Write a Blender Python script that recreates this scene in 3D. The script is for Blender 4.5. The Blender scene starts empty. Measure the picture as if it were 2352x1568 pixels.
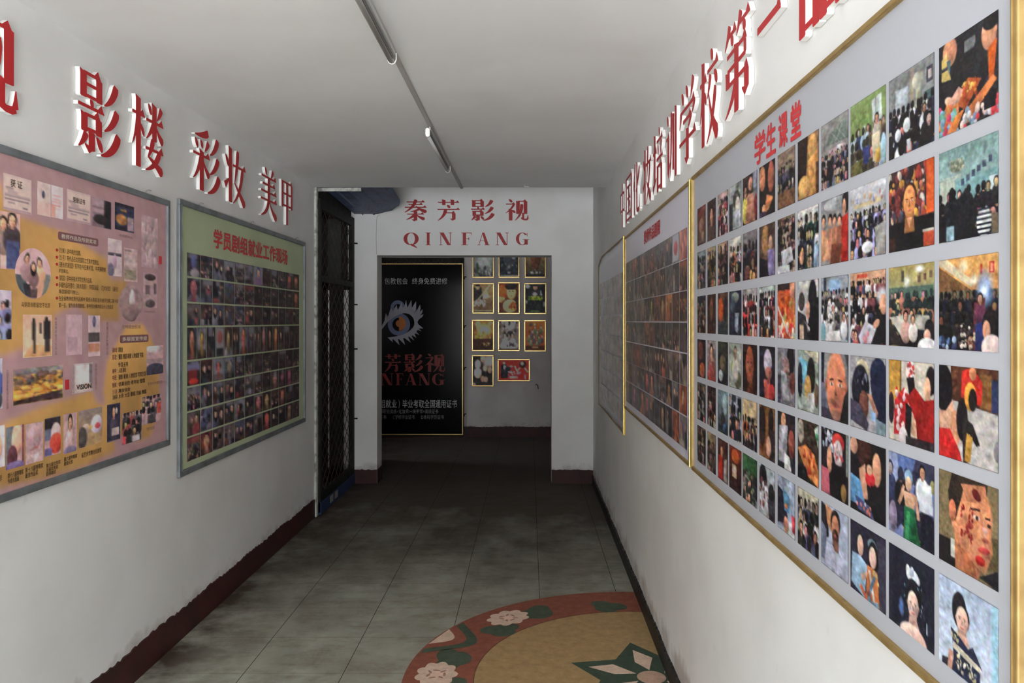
import bpy, bmesh, math, random
import numpy as np
from mathutils import Matrix, Vector
from mathutils.geometry import delaunay_2d_cdt

C = bpy.context.scene.collection
F = 1800.0            # focal length in pixels of the 2352 px wide frame
PX, PY = 1215.0, 738.0  # vanishing point
EYE = 1.54
XL, XR = -1.69, 0.61  # side walls
YE, YF = 6.20, 7.45   # end of the ceiling, far wall
ZC = 2.60

# ---------------------------------------------------------------- camera, light, exposure
cam_d = bpy.data.cameras.new('camera'); cam = bpy.data.objects.new('camera', cam_d); C.objects.link(cam)
cam.location = (0, 0, EYE); cam.rotation_euler = (math.pi / 2, 0, 0)
cam_d.sensor_width = 36; cam_d.lens = 36 * F / 2352
cam_d.shift_x = -(PX - 1176) / 2352; cam_d.shift_y = (PY - 784) / 2352
cam_d.clip_start = 0.02
S = bpy.context.scene; S.camera = cam
w = bpy.data.worlds.new('overcast sky'); S.world = w; w.use_nodes = True
# bright overcast sky above, darker street fronts along the horizon, sunlit pale paving below
_n, _l = w.node_tree.nodes, w.node_tree.links
_tc = _n.new('ShaderNodeTexCoord'); _sx = _n.new('ShaderNodeSeparateXYZ'); _mr = _n.new('ShaderNodeMapRange'); _rp = _n.new('ShaderNodeValToRGB')
_mr.inputs[1].default_value = -1; _mr.inputs[2].default_value = 1
_l.new(_tc.outputs['Generated'], _sx.inputs[0]); _l.new(_sx.outputs[2], _mr.inputs[0]); _l.new(_mr.outputs[0], _rp.inputs[0])
_e = _rp.color_ramp.elements
_e[0].position, _e[0].color = 0.0, (0.92, 0.955, 1.0, 1)
_e[1].position, _e[1].color = 1.0, (0.86, 0.95, 1.05, 1)
for _p, _c in ((0.42, (0.92, 0.955, 1.0, 1)), (0.475, (0.13, 0.13, 0.13, 1)), (0.595, (0.13, 0.132, 0.136, 1)), (0.70, (0.86, 0.95, 1.05, 1))):
    _q = _e.new(_p); _q.color = _c
_l.new(_rp.outputs[0], _n['Background'].inputs[0])
w.node_tree.nodes['Background'].inputs[1].default_value = 9.0
def portal(name, loc, rot, sx, sy):
    l = bpy.data.lights.new(name, 'AREA'); l.shape = 'RECTANGLE'; l.size = sx; l.size_y = sy
    l.cycles.is_portal = True
    o = bpy.data.objects.new(name, l); C.objects.link(o); o.location = loc; o.rotation_euler = rot
portal('entrance_daylight', (-0.54, -3.20, 1.3), (math.pi / 2, 0, 0), 2.3, 2.6)
portal('alley_daylight', (-2.48, 7.9, 3.21), (0, 0, 0), 1.24, 0.72)
portal('side_window_daylight', (-2.98, 9.025, 1.75), (0, -math.pi / 2, 0), 0.5, 0.35)
V = S.view_settings
V.view_transform = 'Standard'; V.look = 'None'; V.gamma = 1; V.use_curve_mapping = False
V.exposure = 1.73
S.cycles.use_denoising = True
S.cycles.max_bounces = 12; S.cycles.diffuse_bounces = 8

R = random.Random(5)
NP = np.random.RandomState(7)

# ---------------------------------------------------------------- helpers
def lin(c):
    c = np.asarray(c, float) / 255.0
    return np.where(c <= 0.04045, c / 12.92, ((c + 0.055) / 1.055) ** 2.4)

def mat(name, col, rough=0.6, metal=0.0, spec=0.3, noise=None, bump=0.0, coat=0.0, bscale=60):
    m = bpy.data.materials.new(name); m.use_nodes = True
    N, L = m.node_tree.nodes, m.node_tree.links
    b = N['Principled BSDF']
    b.inputs['Base Color'].default_value = (*col, 1); b.inputs['Roughness'].default_value = rough
    b.inputs['Metallic'].default_value = metal; b.inputs['Specular IOR Level'].default_value = spec
    b.inputs['Coat Weight'].default_value = coat; b.inputs['Coat Roughness'].default_value = 0.12
    g = N.new('ShaderNodeNewGeometry')
    if noise:
        col2, scale, lo, hi = noise
        t = N.new('ShaderNodeTexNoise'); t.inputs['Scale'].default_value = scale; t.inputs['Detail'].default_value = 6
        r = N.new('ShaderNodeMapRange'); r.inputs[1].default_value = lo; r.inputs[2].default_value = hi
        x = N.new('ShaderNodeMix'); x.data_type = 'RGBA'
        x.inputs[6].default_value = (*col, 1); x.inputs[7].default_value = (*col2, 1)
        L.new(g.outputs['Position'], t.inputs['Vector']); L.new(t.outputs[0], r.inputs[0])
        L.new(r.outputs[0], x.inputs[0]); L.new(x.outputs[2], b.inputs['Base Color'])
    if bump:
        t = N.new('ShaderNodeTexNoise'); t.inputs['Scale'].default_value = bscale; t.inputs['Detail'].default_value = 4
        k = N.new('ShaderNodeBump'); k.inputs['Strength'].default_value = bump; k.inputs['Distance'].default_value = 0.004
        L.new(g.outputs['Position'], t.inputs['Vector']); L.new(t.outputs[0], k.inputs['Height'])
        L.new(k.outputs[0], b.inputs['Normal'])
    return m

def print_mat(name, rough, spec=0.35, coat=0.0, grain=0.0):
    m = mat(name, (0.5, 0.5, 0.5), rough, spec=spec, coat=coat)
    N, L = m.node_tree.nodes, m.node_tree.links
    a = N.new('ShaderNodeAttribute'); a.attribute_name = 'print'
    if grain:
        g = N.new('ShaderNodeNewGeometry'); t = N.new('ShaderNodeTexNoise'); t.inputs['Scale'].default_value = 22
        t.inputs['Detail'].default_value = 8; t.inputs['Roughness'].default_value = 0.75
        r = N.new('ShaderNodeMapRange'); r.inputs[1].default_value = 0.3; r.inputs[2].default_value = 0.7
        r.inputs[3].default_value = 1 - grain; r.inputs[4].default_value = 1 + grain * 0.6
        x = N.new('ShaderNodeVectorMath'); x.operation = 'SCALE'
        L.new(g.outputs['Position'], t.inputs['Vector']); L.new(t.outputs[0], r.inputs[0])
        L.new(a.outputs['Color'], x.inputs[0]); L.new(r.outputs[0], x.inputs['Scale'])
        L.new(x.outputs[0], N['Principled BSDF'].inputs['Base Color'])
    else:
        L.new(a.outputs['Color'], N['Principled BSDF'].inputs['Base Color'])
    return m

M = dict(
    wall=mat('painted_plaster', (0.80, 0.797, 0.785), 0.7, noise=((0.745, 0.738, 0.722), 2.3, 0.42, 0.62), bump=0.10, bscale=40),
    ceil=mat('ceiling_plaster', (0.81, 0.807, 0.795), 0.75, noise=((0.765, 0.758, 0.745), 1.6, 0.42, 0.6), bump=0.06, bscale=25),
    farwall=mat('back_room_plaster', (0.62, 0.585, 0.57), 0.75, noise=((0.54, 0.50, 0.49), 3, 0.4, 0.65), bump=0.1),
    red_paint=mat('dark_red_skirting_paint', (0.060, 0.017, 0.015), 0.5, noise=((0.035, 0.014, 0.012), 7, 0.4, 0.65), bump=0.2),
    black_paint=mat('black_skirting_paint', (0.022, 0.020, 0.018), 0.5, noise=((0.012, 0.011, 0.010), 8, 0.4, 0.6), bump=0.2),
    foam=mat('white_foam_board', (0.86, 0.855, 0.83), 0.65),
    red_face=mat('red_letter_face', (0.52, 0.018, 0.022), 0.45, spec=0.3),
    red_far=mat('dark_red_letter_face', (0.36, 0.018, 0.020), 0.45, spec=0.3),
    red_ink=mat('red_printing_ink', (0.60, 0.045, 0.05), 0.5),
    alu=mat('aluminium_frame', (0.23, 0.25, 0.265), 0.5, metal=0.3, noise=((0.15, 0.16, 0.17), 9, 0.4, 0.7)),
    gold=mat('gold_moulding', (0.40, 0.27, 0.105), 0.45, metal=0.45, noise=((0.30, 0.19, 0.07), 30, 0.4, 0.7)),
    goldbright=mat('polished_gold_moulding', (0.90, 0.66, 0.20), 0.22, metal=0.9),
    palegold=mat('pale_gold_picture_moulding', (0.95, 0.68, 0.27), 0.28, metal=0.9),
    white_plastic=mat('white_plastic', (0.78, 0.78, 0.76), 0.4),
    bright_plastic=mat('bright_end_cap', (0.92, 0.91, 0.88), 0.35),
    grey_plastic=mat('grey_trunking', (0.42, 0.40, 0.38), 0.5),
    tube=mat('opal_tube_cover', (0.50, 0.50, 0.485), 0.3),
    channel=mat('lamp_channel_inside', (0.16, 0.16, 0.155), 0.5),
    galv=mat('peeling_white_metal_paint', (0.55, 0.56, 0.52), 0.55, noise=((0.22, 0.22, 0.20), 18, 0.48, 0.62), bump=0.3),
    darkmetal=mat('dark_green_black_metal', (0.016, 0.017, 0.014), 0.6, spec=0.08, noise=((0.034, 0.033, 0.027), 12, 0.4, 0.7)),
    lattice=mat('rusty_lattice_wire', (0.050, 0.028, 0.024), 0.55),
    blue_metal=mat('blue_corrugated_sheet', (0.075, 0.105, 0.20), 0.5, noise=((0.04, 0.052, 0.10), 9, 0.4, 0.7)),
    blue_rail=mat('dark_blue_painted_rail', (0.022, 0.045, 0.12), 0.5),
    tag=mat('grey_paper_tag', (0.34, 0.33, 0.30), 0.7),
    glass_dirty=mat('dusty_frosted_glass', (0.075, 0.082, 0.075), 0.6, spec=0.1, noise=((0.05, 0.066, 0.06), 6, 0.4, 0.7)),
    alley=mat('pale_outdoor_render', (0.66, 0.64, 0.60), 0.8),
    black=mat('black_poster_film', (0.0025, 0.0025, 0.003), 0.16, spec=0.18),
    poster_grey=mat('poster_grey_ink', (0.30, 0.30, 0.34), 0.4),
    poster_text=mat('poster_text_ink', (0.42, 0.42, 0.42), 0.4),
    poster_dim=mat('poster_dim_text_ink', (0.26, 0.26, 0.27), 0.4),
    poster_blue=mat('poster_blue_ink', (0.12, 0.15, 0.25), 0.4),
    poster_orange=mat('poster_orange_ink', (0.42, 0.13, 0.025), 0.4),
    poster_red=mat('poster_red_ink', (0.20, 0.018, 0.014), 0.4),
    poster_black=mat('poster_black_ink', (0.004, 0.004, 0.005), 0.3),
    text_dark=mat('dark_printing_ink', (0.075, 0.055, 0.03), 0.6),
    text_plum=mat('plum_printing_ink', (0.27, 0.10, 0.10), 0.6),
    text_grey=mat('faded_printing_ink', (0.26, 0.18, 0.17), 0.6),
    label_plum=mat('plum_label_ink', (0.26, 0.115, 0.125), 0.6),
    cream=mat('cream_printing_ink', (0.72, 0.62, 0.50), 0.6),
    panel_white=mat('white_blue_banner', (0.43, 0.44, 0.48), 0.55, spec=0.3),
    panel_glossy=mat('glossy_white_banner', (0.66, 0.65, 0.74), 0.3, spec=0.5),
    panel_green=mat('green_banner', (0.52, 0.60, 0.385), 0.6, noise=((0.45, 0.52, 0.33), 1.5, 0.4, 0.6)),
    print=print_mat('photo_print', 0.5),
    print_gloss=print_mat('glossy_photo_print', 0.28, spec=0.5),
    print_board=print_mat('printed_banner', 0.6),
    mosaic=print_mat('inlaid_terrazzo', 0.7, spec=0.06, grain=0.28),
)

# grime rubbed onto the plaster just above the skirtings
def grime(m):
    N, L = m.node_tree.nodes, m.node_tree.links; b = N['Principled BSDF']; src = b.inputs['Base Color'].links[0].from_socket
    g = N.new('ShaderNodeNewGeometry'); q = N.new('ShaderNodeSeparateXYZ'); L.new(g.outputs['Position'], q.inputs[0])
    z = N.new('ShaderNodeMapRange'); L.new(q.outputs[2], z.inputs[0]); z.inputs[1].default_value = 0.12; z.inputs[2].default_value = 0.24; z.inputs[3].default_value = 0.42; z.inputs[4].default_value = 0
    t = N.new('ShaderNodeTexNoise'); t.inputs['Scale'].default_value = 9; t.inputs['Detail'].default_value = 8; L.new(g.outputs['Position'], t.inputs['Vector'])
    a = N.new('ShaderNodeMath'); a.operation = 'ADD'; L.new(z.outputs[0], a.inputs[0]); L.new(t.outputs[0], a.inputs[1])
    r = N.new('ShaderNodeMapRange'); L.new(a.outputs[0], r.inputs[0]); r.inputs[1].default_value = 0.70; r.inputs[2].default_value = 1.0; r.inputs[3].default_value = 0; r.inputs[4].default_value = 0.6
    x = N.new('ShaderNodeMix'); x.data_type = 'RGBA'; L.new(r.outputs[0], x.inputs[0]); L.new(src, x.inputs[6]); x.inputs[7].default_value = (0.30, 0.25, 0.21, 1)
    L.new(x.outputs[2], b.inputs['Base Color'])
grime(M['wall']); grime(M['farwall'])

def finish(name, verts, faces, m, parent=None, mats=None, fmat=None, smooth=False, cols=None):
    me = bpy.data.meshes.new(name)
    me.from_pydata([tuple(map(float, v)) for v in verts], [], faces)
    for q in (mats or [m]): me.materials.append(q)
    if fmat: me.polygons.foreach_set('material_index', fmat)
    if smooth: me.polygons.foreach_set('use_smooth', [True] * len(me.polygons))
    if cols is not None:
        a = me.color_attributes.new('print', 'FLOAT_COLOR', 'POINT')
        a.data.foreach_set('color', np.hstack([cols, np.ones((len(cols), 1))]).astype(np.float32).ravel())
    me.update()
    o = bpy.data.objects.new(name, me); C.objects.link(o)
    if parent is not None: o.parent = parent
    return o

class MB:
    """Collects boxes, tubes, strips and prisms into one mesh."""
    def __init__(s): s.v, s.f, s.fm = [], [], []
    def add(s, v, f, k=0):
        n = len(s.v); s.v += [tuple(q) for q in v]; s.f += [tuple(i + n for i in q) for q in f]; s.fm += [k] * len(f)
    def box(s, x0, y0, z0, x1, y1, z1, k=0, bev=0.0):
        if bev <= 0:
            v = [(x, y, z) for x in (x0, x1) for y in (y0, y1) for z in (z0, z1)]
            s.add(v, [(0, 1, 3, 2), (4, 6, 7, 5), (0, 4, 5, 1), (2, 3, 7, 6), (0, 2, 6, 4), (1, 5, 7, 3)], k)
        else:
            bm = bmesh.new()
            bmesh.ops.create_cube(bm, size=1)
            for q in bm.verts:
                q.co = Vector(((x0 + x1) / 2 + q.co.x * (x1 - x0), (y0 + y1) / 2 + q.co.y * (y1 - y0), (z0 + z1) / 2 + q.co.z * (z1 - z0)))
            bmesh.ops.bevel(bm, geom=bm.edges[:], offset=bev, segments=2, affect='EDGES', profile=0.6)
            bm.verts.index_update()
            s.add([q.co[:] for q in bm.verts], [tuple(q.index for q in f.verts) for f in bm.faces], k); bm.free()
    def tube(s, pts, r, n=8, k=0, cap=True):
        P = [Vector(p) for p in pts]; rings = []
        for i, p in enumerate(P):
            d = (P[min(i + 1, len(P) - 1)] - P[max(i - 1, 0)]).normalized()
            a = d.orthogonal().normalized() if i == 0 else (a - d * a.dot(d)).normalized()
            b = d.cross(a)
            rings.append([p + (a * math.cos(t) + b * math.sin(t)) * r for t in [2 * math.pi * j / n for j in range(n)]])
        v = [q for g in rings for q in g]
        f = [(i * n + j, i * n + (j + 1) % n, (i + 1) * n + (j + 1) % n, (i + 1) * n + j) for i in range(len(P) - 1) for j in range(n)]
        if cap: f += [tuple(reversed(range(n))), tuple(range((len(P) - 1) * n, len(P) * n))]
        s.add(v, f, k)
    def strip(s, pairs, z0, z1, closed=False, front=True, sides=True, k=0):
        """a ribbon given as left/right point pairs, extruded from z0 to z1"""
        n = len(pairs)
        v = [(*p, z1) for q in pairs for p in q]
        if sides: v += [(*p, z0) for q in pairs for p in q]
        f = []; o = 2 * n
        R_ = range(n if closed else n - 1)
        for i in R_:
            j = (i + 1) % n
            if front: f.append((2 * i, 2 * i + 1, 2 * j + 1, 2 * j))
            if sides:
                f.append((2 * i, 2 * j, o + 2 * j, o + 2 * i)); f.append((2 * i + 1, o + 2 * i + 1, o + 2 * j + 1, 2 * j + 1))
        if sides and not closed:
            f.append((0, o, o + 1, 1)); e = 2 * n - 2; f.append((e, e + 1, o + e + 1, o + e))
        s.add(v, f, k)
    def union(s, strips, z0, z1, sides=True, front=True, k=0):
        """overlapping ribbons merged into one clean outline, then extruded"""
        vs, fs = [], []
        def face(q):
            q = [p for i, p in enumerate(q) if math.hypot(p[0] - q[i - 1][0], p[1] - q[i - 1][1]) > 1e-7]
            if len(q) < 3: return
            a = sum(q[i - 1][0] * q[i][1] - q[i][0] * q[i - 1][1] for i in range(len(q)))
            if abs(a) < 1e-10: return
            if a < 0: q = q[::-1]
            n = len(vs); vs.extend(Vector(p) for p in q); fs.append(list(range(n, n + len(q))))
        for st in strips:
            for i in range(len(st) - 1): face([st[i][0], st[i][1], st[i + 1][1], st[i + 1][0]])
        v, e, f, _, _, src = delaunay_2d_cdt(vs, [], fs, 1, 1e-6); f = [t for t, o_ in zip(f, src) if o_]
        n = len(v); cnt = {}
        for t in f:
            for i in range(len(t)): cnt[(t[i], t[(i + 1) % len(t)])] = 1
        V3 = [(p[0], p[1], z1) for p in v]; F3 = [tuple(t) for t in f] if front else []
        if sides:
            V3 += [(p[0], p[1], z0) for p in v]
            F3 += [(b_, a, a + n, b_ + n) for (a, b_) in cnt if (b_, a) not in cnt]
        s.add(V3, F3, k)
    def poly(s, pts, z0, z1=None, k=0):
        n = len(pts)
        if z1 is None: s.add([(*p, z0) for p in pts], [tuple(range(n))], k)
        else:
            v = [(*p, z1) for p in pts] + [(*p, z0) for p in pts]
            s.add(v, [tuple(range(n))] + [(i, i + n, (i + 1) % n + n, (i + 1) % n) for i in range(n)], k)
    def build(s, name, m, parent=None, mats=None, smooth=False):
        return finish(name, s.v, s.f, m, parent, mats, s.fm if mats else None, smooth)

def tag(o, label, cat, group=None):
    o['label'] = label; o['category'] = cat
    if group: o['group'] = group
    return o
def struct(o, label=None):
    o['kind'] = 'structure'
    if label: o['label'] = label
    return o

# wall frames: local x = right for a viewer, y = up, z = out of the wall
AX = {'left': ((0, 1, 0), (0, 0, 1), (1, 0, 0)), 'right': ((0, -1, 0), (0, 0, 1), (-1, 0, 0)), 'far': ((1, 0, 0), (0, 0, 1), (0, -1, 0))}
def wall_frame(side, loc):
    u, v, n = AX[side]
    m = Matrix(((u[0], v[0], n[0], loc[0]), (u[1], v[1], n[1], loc[1]), (u[2], v[2], n[2], loc[2]), (0, 0, 0, 1)))
    return m
def root(name, side, loc):
    o = bpy.data.objects.new(name, None); C.objects.link(o); o.empty_display_size = 0.05
    o.matrix_world = wall_frame(side, loc)
    return o
# real distance along a side wall / height, measured from the photograph by perspective
def LY(x, X=XL): return X * F / (x - PX)
def RY(x, X=XR - 0.012): return X * F / (x - PX)
def HZ(y, Y): return EYE - (y - PY) * Y / F

def text_mesh(body, size, bold=0.0, sx=1.0, spacing=1.0):
    cu = bpy.data.curves.new('lettering', 'FONT'); cu.body = body; cu.size = 1.0; cu.offset = bold
    cu.space_character = spacing; cu.resolution_u = 3
    o = bpy.data.objects.new('lettering', cu); C.objects.link(o)
    dg = bpy.context.evaluated_depsgraph_get()
    me = bpy.data.meshes.new_from_object(o.evaluated_get(dg))
    bpy.data.objects.remove(o); bpy.data.curves.remove(cu)
    co = np.empty(len(me.vertices) * 3, np.float32); me.vertices.foreach_get('co', co); co = co.reshape(-1, 3)
    fs = [tuple(p.vertices) for p in me.polygons]; bpy.data.meshes.remove(me)
    return co, fs
def text(parent, name, body, x0, y0, x1, y1, z, m, bold=0.0, spacing=1.0, vertical=False):
    """printed lettering filling the rectangle x0..x1, y0..y1"""
    if vertical: body = '\n'.join(body)
    co, fs = text_mesh(body, 1, 0.0, spacing=spacing)
    if not len(co): return
    if bold >= 0.008:      # heavier weight: the same outline overlaid in a small ring
        k = len(co); n_ = 8 if bold > 0.02 else 4; parts = [co]; f0 = list(fs)
        for i in range(n_):
            t = 2 * math.pi * i / n_ + 0.4
            parts.append(co + np.array([bold * math.cos(t), bold * math.sin(t), 0.0]) + np.array([0, 0, (i + 1) * 1e-3]))
            fs = fs + [tuple(q + k * (i + 1) for q in p) for p in f0]
        co = np.vstack(parts)
    lo, hi = co.min(0), co.max(0)
    v = [(x0 + (p[0] - lo[0]) / max(1e-6, hi[0] - lo[0]) * (x1 - x0), y0 + (p[1] - lo[1]) / max(1e-6, hi[1] - lo[1]) * (y1 - y0), z + p[2] * 0.05) for p in co]
    return finish(name, v, fs, m, parent)

# ---------------------------------------------------------------- the setting
def slab(name, *b, m='wall', label=None):
    mb = MB(); mb.box(*b); return struct(mb.build(name, M[m]), label)
Y0 = -3.2
slab('wall_left', XL - 0.2, Y0, 0, XL, YE, 3.0)
slab('wall_right', XR, Y0, 0, XR + 0.2, 7.69, 3.0)
slab('ceiling', XL - 0.2, Y0, ZC, XR + 0.2, YE, 3.0, m='ceil')
slab('ceiling_passage', XL - 0.1, YE, 3.0, XR + 0.2, 7.69, 3.1, m='ceil')
# far wall with a doorway
DX0, DX1, DZ = -1.4445, 0.215, 2.169
mb = MB()
mb.box(XL, YF, 0, DX0, 7.69, 3.0); mb.box(DX1, YF, 0, XR, 7.69, 3.0); mb.box(DX0, YF, DZ, DX1, 7.69, 3.0)
struct(mb.build('wall_far', M['wall']))
# back room
BY = 10.4
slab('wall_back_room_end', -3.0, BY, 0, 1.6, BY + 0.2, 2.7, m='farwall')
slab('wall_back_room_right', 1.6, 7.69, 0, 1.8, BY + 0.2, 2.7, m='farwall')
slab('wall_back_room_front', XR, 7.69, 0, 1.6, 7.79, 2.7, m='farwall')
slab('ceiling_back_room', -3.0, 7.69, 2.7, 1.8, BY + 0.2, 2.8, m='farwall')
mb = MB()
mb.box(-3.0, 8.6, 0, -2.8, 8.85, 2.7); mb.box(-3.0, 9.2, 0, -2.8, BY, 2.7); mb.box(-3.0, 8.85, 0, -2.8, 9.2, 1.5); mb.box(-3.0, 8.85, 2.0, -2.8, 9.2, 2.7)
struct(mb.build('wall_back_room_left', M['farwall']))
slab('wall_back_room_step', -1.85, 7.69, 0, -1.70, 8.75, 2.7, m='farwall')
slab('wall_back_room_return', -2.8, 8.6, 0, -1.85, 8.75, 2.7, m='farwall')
# alley beyond the grille
slab('wall_alley_end', -3.1, 8.25, 0, -1.86, 8.4, 3.0, m='alley')
slab('wall_alley_far', -3.3, 5.6, 0, -3.1, 8.4, 3.2, m='alley')
slab('wall_alley_near', -3.1, 5.4, 0, XL - 0.2, 5.6, 3.2, m='alley')

slab('blocker_alley_top', -3.3, 5.4, 3.2, XL - 0.1, 7.53, 3.3, m='alley')  # unseen roof slab added to keep most daylight out of the corridor
slab('blocker_over_gate', XL - 0.2, YE, 2.54, XL - 0.005, YF, 3.0, m='darkmetal')  # dark panel added to stop alley light leaking in above the gate
slab('blocker_over_alley_door', -3.1, 7.5, 2.9, XL, 7.53, 3.2, m='alley')  # unseen slab added to block daylight coming over the metal door
slab('blocker_beside_alley_door', -3.1, 7.5, 0, -2.30, 7.53, 2.9, m='alley')  # unseen filler added against light leaking past the metal door
# floor: worn olive terrazzo with cut lines
fm = bpy.data.materials.new('terrazzo_floor'); fm.use_nodes = True
N, L = fm.node_tree.nodes, fm.node_tree.links
b = N['Principled BSDF']; b.inputs['Roughness'].default_value = 0.7; b.inputs['Specular IOR Level'].default_value = 0.06
g = N.new('ShaderNodeNewGeometry'); sp = N.new('ShaderNodeSeparateXYZ'); L.new(g.outputs['Position'], sp.inputs[0])
def math_(op, a, bb=None, v=None):
    n = N.new('ShaderNodeMath'); n.operation = op; L.new(a, n.inputs[0])
    if bb is not None: L.new(bb, n.inputs[1])
    elif v is not None: n.inputs[1].default_value = v
    return n.outputs[0]
def line(axis, off, pitch, half):
    t = math_('ADD', sp.outputs[axis], v=-off + 100 * pitch)
    t = math_('DIVIDE', t, v=pitch); t = math_('FRACT', t); t = math_('SUBTRACT', t, v=0.5); t = math_('ABSOLUTE', t)
    t = math_('SUBTRACT', t, v=0.5); t = math_('ABSOLUTE', t)
    return math_('LESS_THAN', t, v=half / pitch)
lx = line(0, 0.059, 0.436, 0.0015); ly = line(1, 3.431, 0.392, 0.0016)
ly = math_('MULTIPLY', ly, v=0.45)
ln = math_('MAXIMUM', lx, ly)
def noise_(scale, det, rough=0.6, stretch=None):
    t = N.new('ShaderNodeTexNoise'); t.inputs['Scale'].default_value = scale; t.inputs['Detail'].default_value = det; t.inputs['Roughness'].default_value = rough
    if stretch:
        mp = N.new('ShaderNodeMapping'); mp.inputs['Scale'].default_value = stretch
        L.new(g.outputs['Position'], mp.inputs[0]); L.new(mp.outputs[0], t.inputs['Vector'])
    else: L.new(g.outputs['Position'], t.inputs['Vector'])
    return t.outputs[0]
def mix_(f, a, b_):
    x = N.new('ShaderNodeMix'); x.data_type = 'RGBA'; L.new(f, x.inputs[0])
    for i, q in ((6, a), (7, b_)):
        if isinstance(q, tuple): x.inputs[i].default_value = (*q, 1)
        else: L.new(q, x.inputs[i])
    return x.outputs[2]
def rng(v, lo, hi, a=0.0, bb=1.0):
    r = N.new('ShaderNodeMapRange'); L.new(v, r.inputs[0]); r.inputs[1].default_value = lo; r.inputs[2].default_value = hi
    r.inputs[3].default_value = a; r.inputs[4].default_value = bb
    return r.outputs[0]
c = mix_(rng(noise_(1.6, 7), 0.36, 0.64), (0.39, 0.40, 0.33), (0.265, 0.24, 0.195))
c = mix_(rng(noise_(5.5, 8, 0.7, (1.0, 1.8, 1)), 0.46, 0.72, 0, 0.75), c, (0.150, 0.112, 0.085))
c = mix_(rng(noise_(55, 5, 0.8), 0.40, 0.66, 0, 0.45), c, (0.33, 0.33, 0.275))
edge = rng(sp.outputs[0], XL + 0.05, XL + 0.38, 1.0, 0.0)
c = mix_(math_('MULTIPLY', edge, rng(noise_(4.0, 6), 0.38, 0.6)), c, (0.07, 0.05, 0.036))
# brown dirt film with painted-in shade that darkens the inner passage
dirt_shade = math_('ADD', rng(sp.outputs[1], 3.7, 7.2, -0.30, 0.80), rng(noise_(0.9, 7, 0.65, (1.3, 0.8, 1)), 0.3, 0.7, 0.0, 0.75))
c = mix_(rng(dirt_shade, 0.15, 0.85, 0, 0.86), c, (0.052, 0.040, 0.032))
c = mix_(ln, c, (0.016, 0.015, 0.013))
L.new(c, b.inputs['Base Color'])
bp = N.new('ShaderNodeBump'); bp.inputs['Strength'].default_value = 0.12; bp.inputs['Distance'].default_value = 0.003
L.new(noise_(30, 4), bp.inputs['Height']); L.new(bp.outputs[0], b.inputs['Normal'])
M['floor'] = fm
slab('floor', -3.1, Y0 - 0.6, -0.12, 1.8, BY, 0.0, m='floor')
floor = bpy.data.objects['floor']

# skirtings: painted bands with a ragged upper edge
def skirting(name, a, bpt, n_in, h, t, m, jag=0.004, cap=0.0):
    a, bpt, n_in = Vector(a), Vector(bpt), Vector(n_in)
    k = max(2, int((bpt - a).length / 0.02)); v, f = [], []
    for i in range(k + 1):
        p = a.lerp(bpt, i / k); z = h + R.uniform(-jag, jag) + jag * 0.8 * math.sin(i * 0.21)
        q = p + n_in * t
        v += [(q.x, q.y, 0.0), (q.x, q.y, z - 0.002), (p.x, p.y, z)]
    for i in range(k):
        o = 3 * i
        f += [(o, o + 3, o + 4, o + 1), (o + 1, o + 4, o + 5, o + 2)]
    v += [tuple(a + n_in * t), tuple(a)]; 
    return struct(finish(name, v, f, M[m]))
skirting('baseboard_left', (XL, Y0, 0), (XL, YE - 0.02, 0), (1, 0, 0), 0.145, 0.006, 'red_paint', 0.006)
skirting('baseboard_right', (XR, YF, 0), (XR, Y0, 0), (-1, 0, 0), 0.085, 0.012, 'black_paint', 0.004)
skirting('baseboard_far_left', (XL, YF, 0), (DX0, YF, 0), (0, -1, 0), 0.13, 0.006, 'red_paint', 0.005)
skirting('baseboard_far_right', (DX1, YF, 0), (XR, YF, 0), (0, -1, 0), 0.13, 0.006, 'red_paint', 0.003)
skirting('baseboard_doorway_left', (DX0, YF, 0), (DX0, 7.69, 0), (1, 0, 0), 0.13, 0.005, 'red_paint')
skirting('baseboard_back_room', (-2.8, BY, 0), (1.6, BY, 0), (0, -1, 0), 0.145, 0.006, 'red_paint', 0.004)

# inlaid medallion in the floor, cut off by the right wall
MC = (0.53, 3.39)
v_, f_, c_ = [], [], []
def inlay(pts, col, lvl):
    n = len(v_); z = 0.0006 + lvl * 0.0004
    for p in pts: v_.append((min(p[0], XR - 0.001), p[1], z)); c_.append(lin(col) * 1.95)
    f_.append(tuple(range(n, n + len(pts))))
def pol(a, r): return (MC[0] + r * math.cos(math.radians(a)), MC[1] + r * math.sin(math.radians(a)))
def blob(a, r, rx, ry, lobes, amp, col, lvl, rot=0, n=56):
    q = []
    for i in range(n):
        t = 2 * math.pi * i / n; k = 1 + amp * abs(math.sin(lobes * t / 2)) - amp / 2
        x, y = rx * k * math.cos(t), ry * k * math.sin(t)
        th = math.radians(a + rot); cx, cy = pol(a, r)
        q.append((cx + x * math.cos(th) - y * math.sin(th), cy + x * math.sin(th) + y * math.cos(th)))
    if min(p[0] for p in q) < XR - 0.01: inlay(q, col, lvl)
inlay([pol(i * 2, 1.075) for i in range(180)], (104, 62, 50), 0)
inlay([pol(i * 2, 0.772) for i in range(180)], (80, 56, 40), 1)
inlay([pol(i * 2, 0.766) for i in range(180)], (124, 102, 72), 2)
PK, GR, DG = (160, 138, 122), (58, 66, 54), (50, 60, 50)
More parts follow.
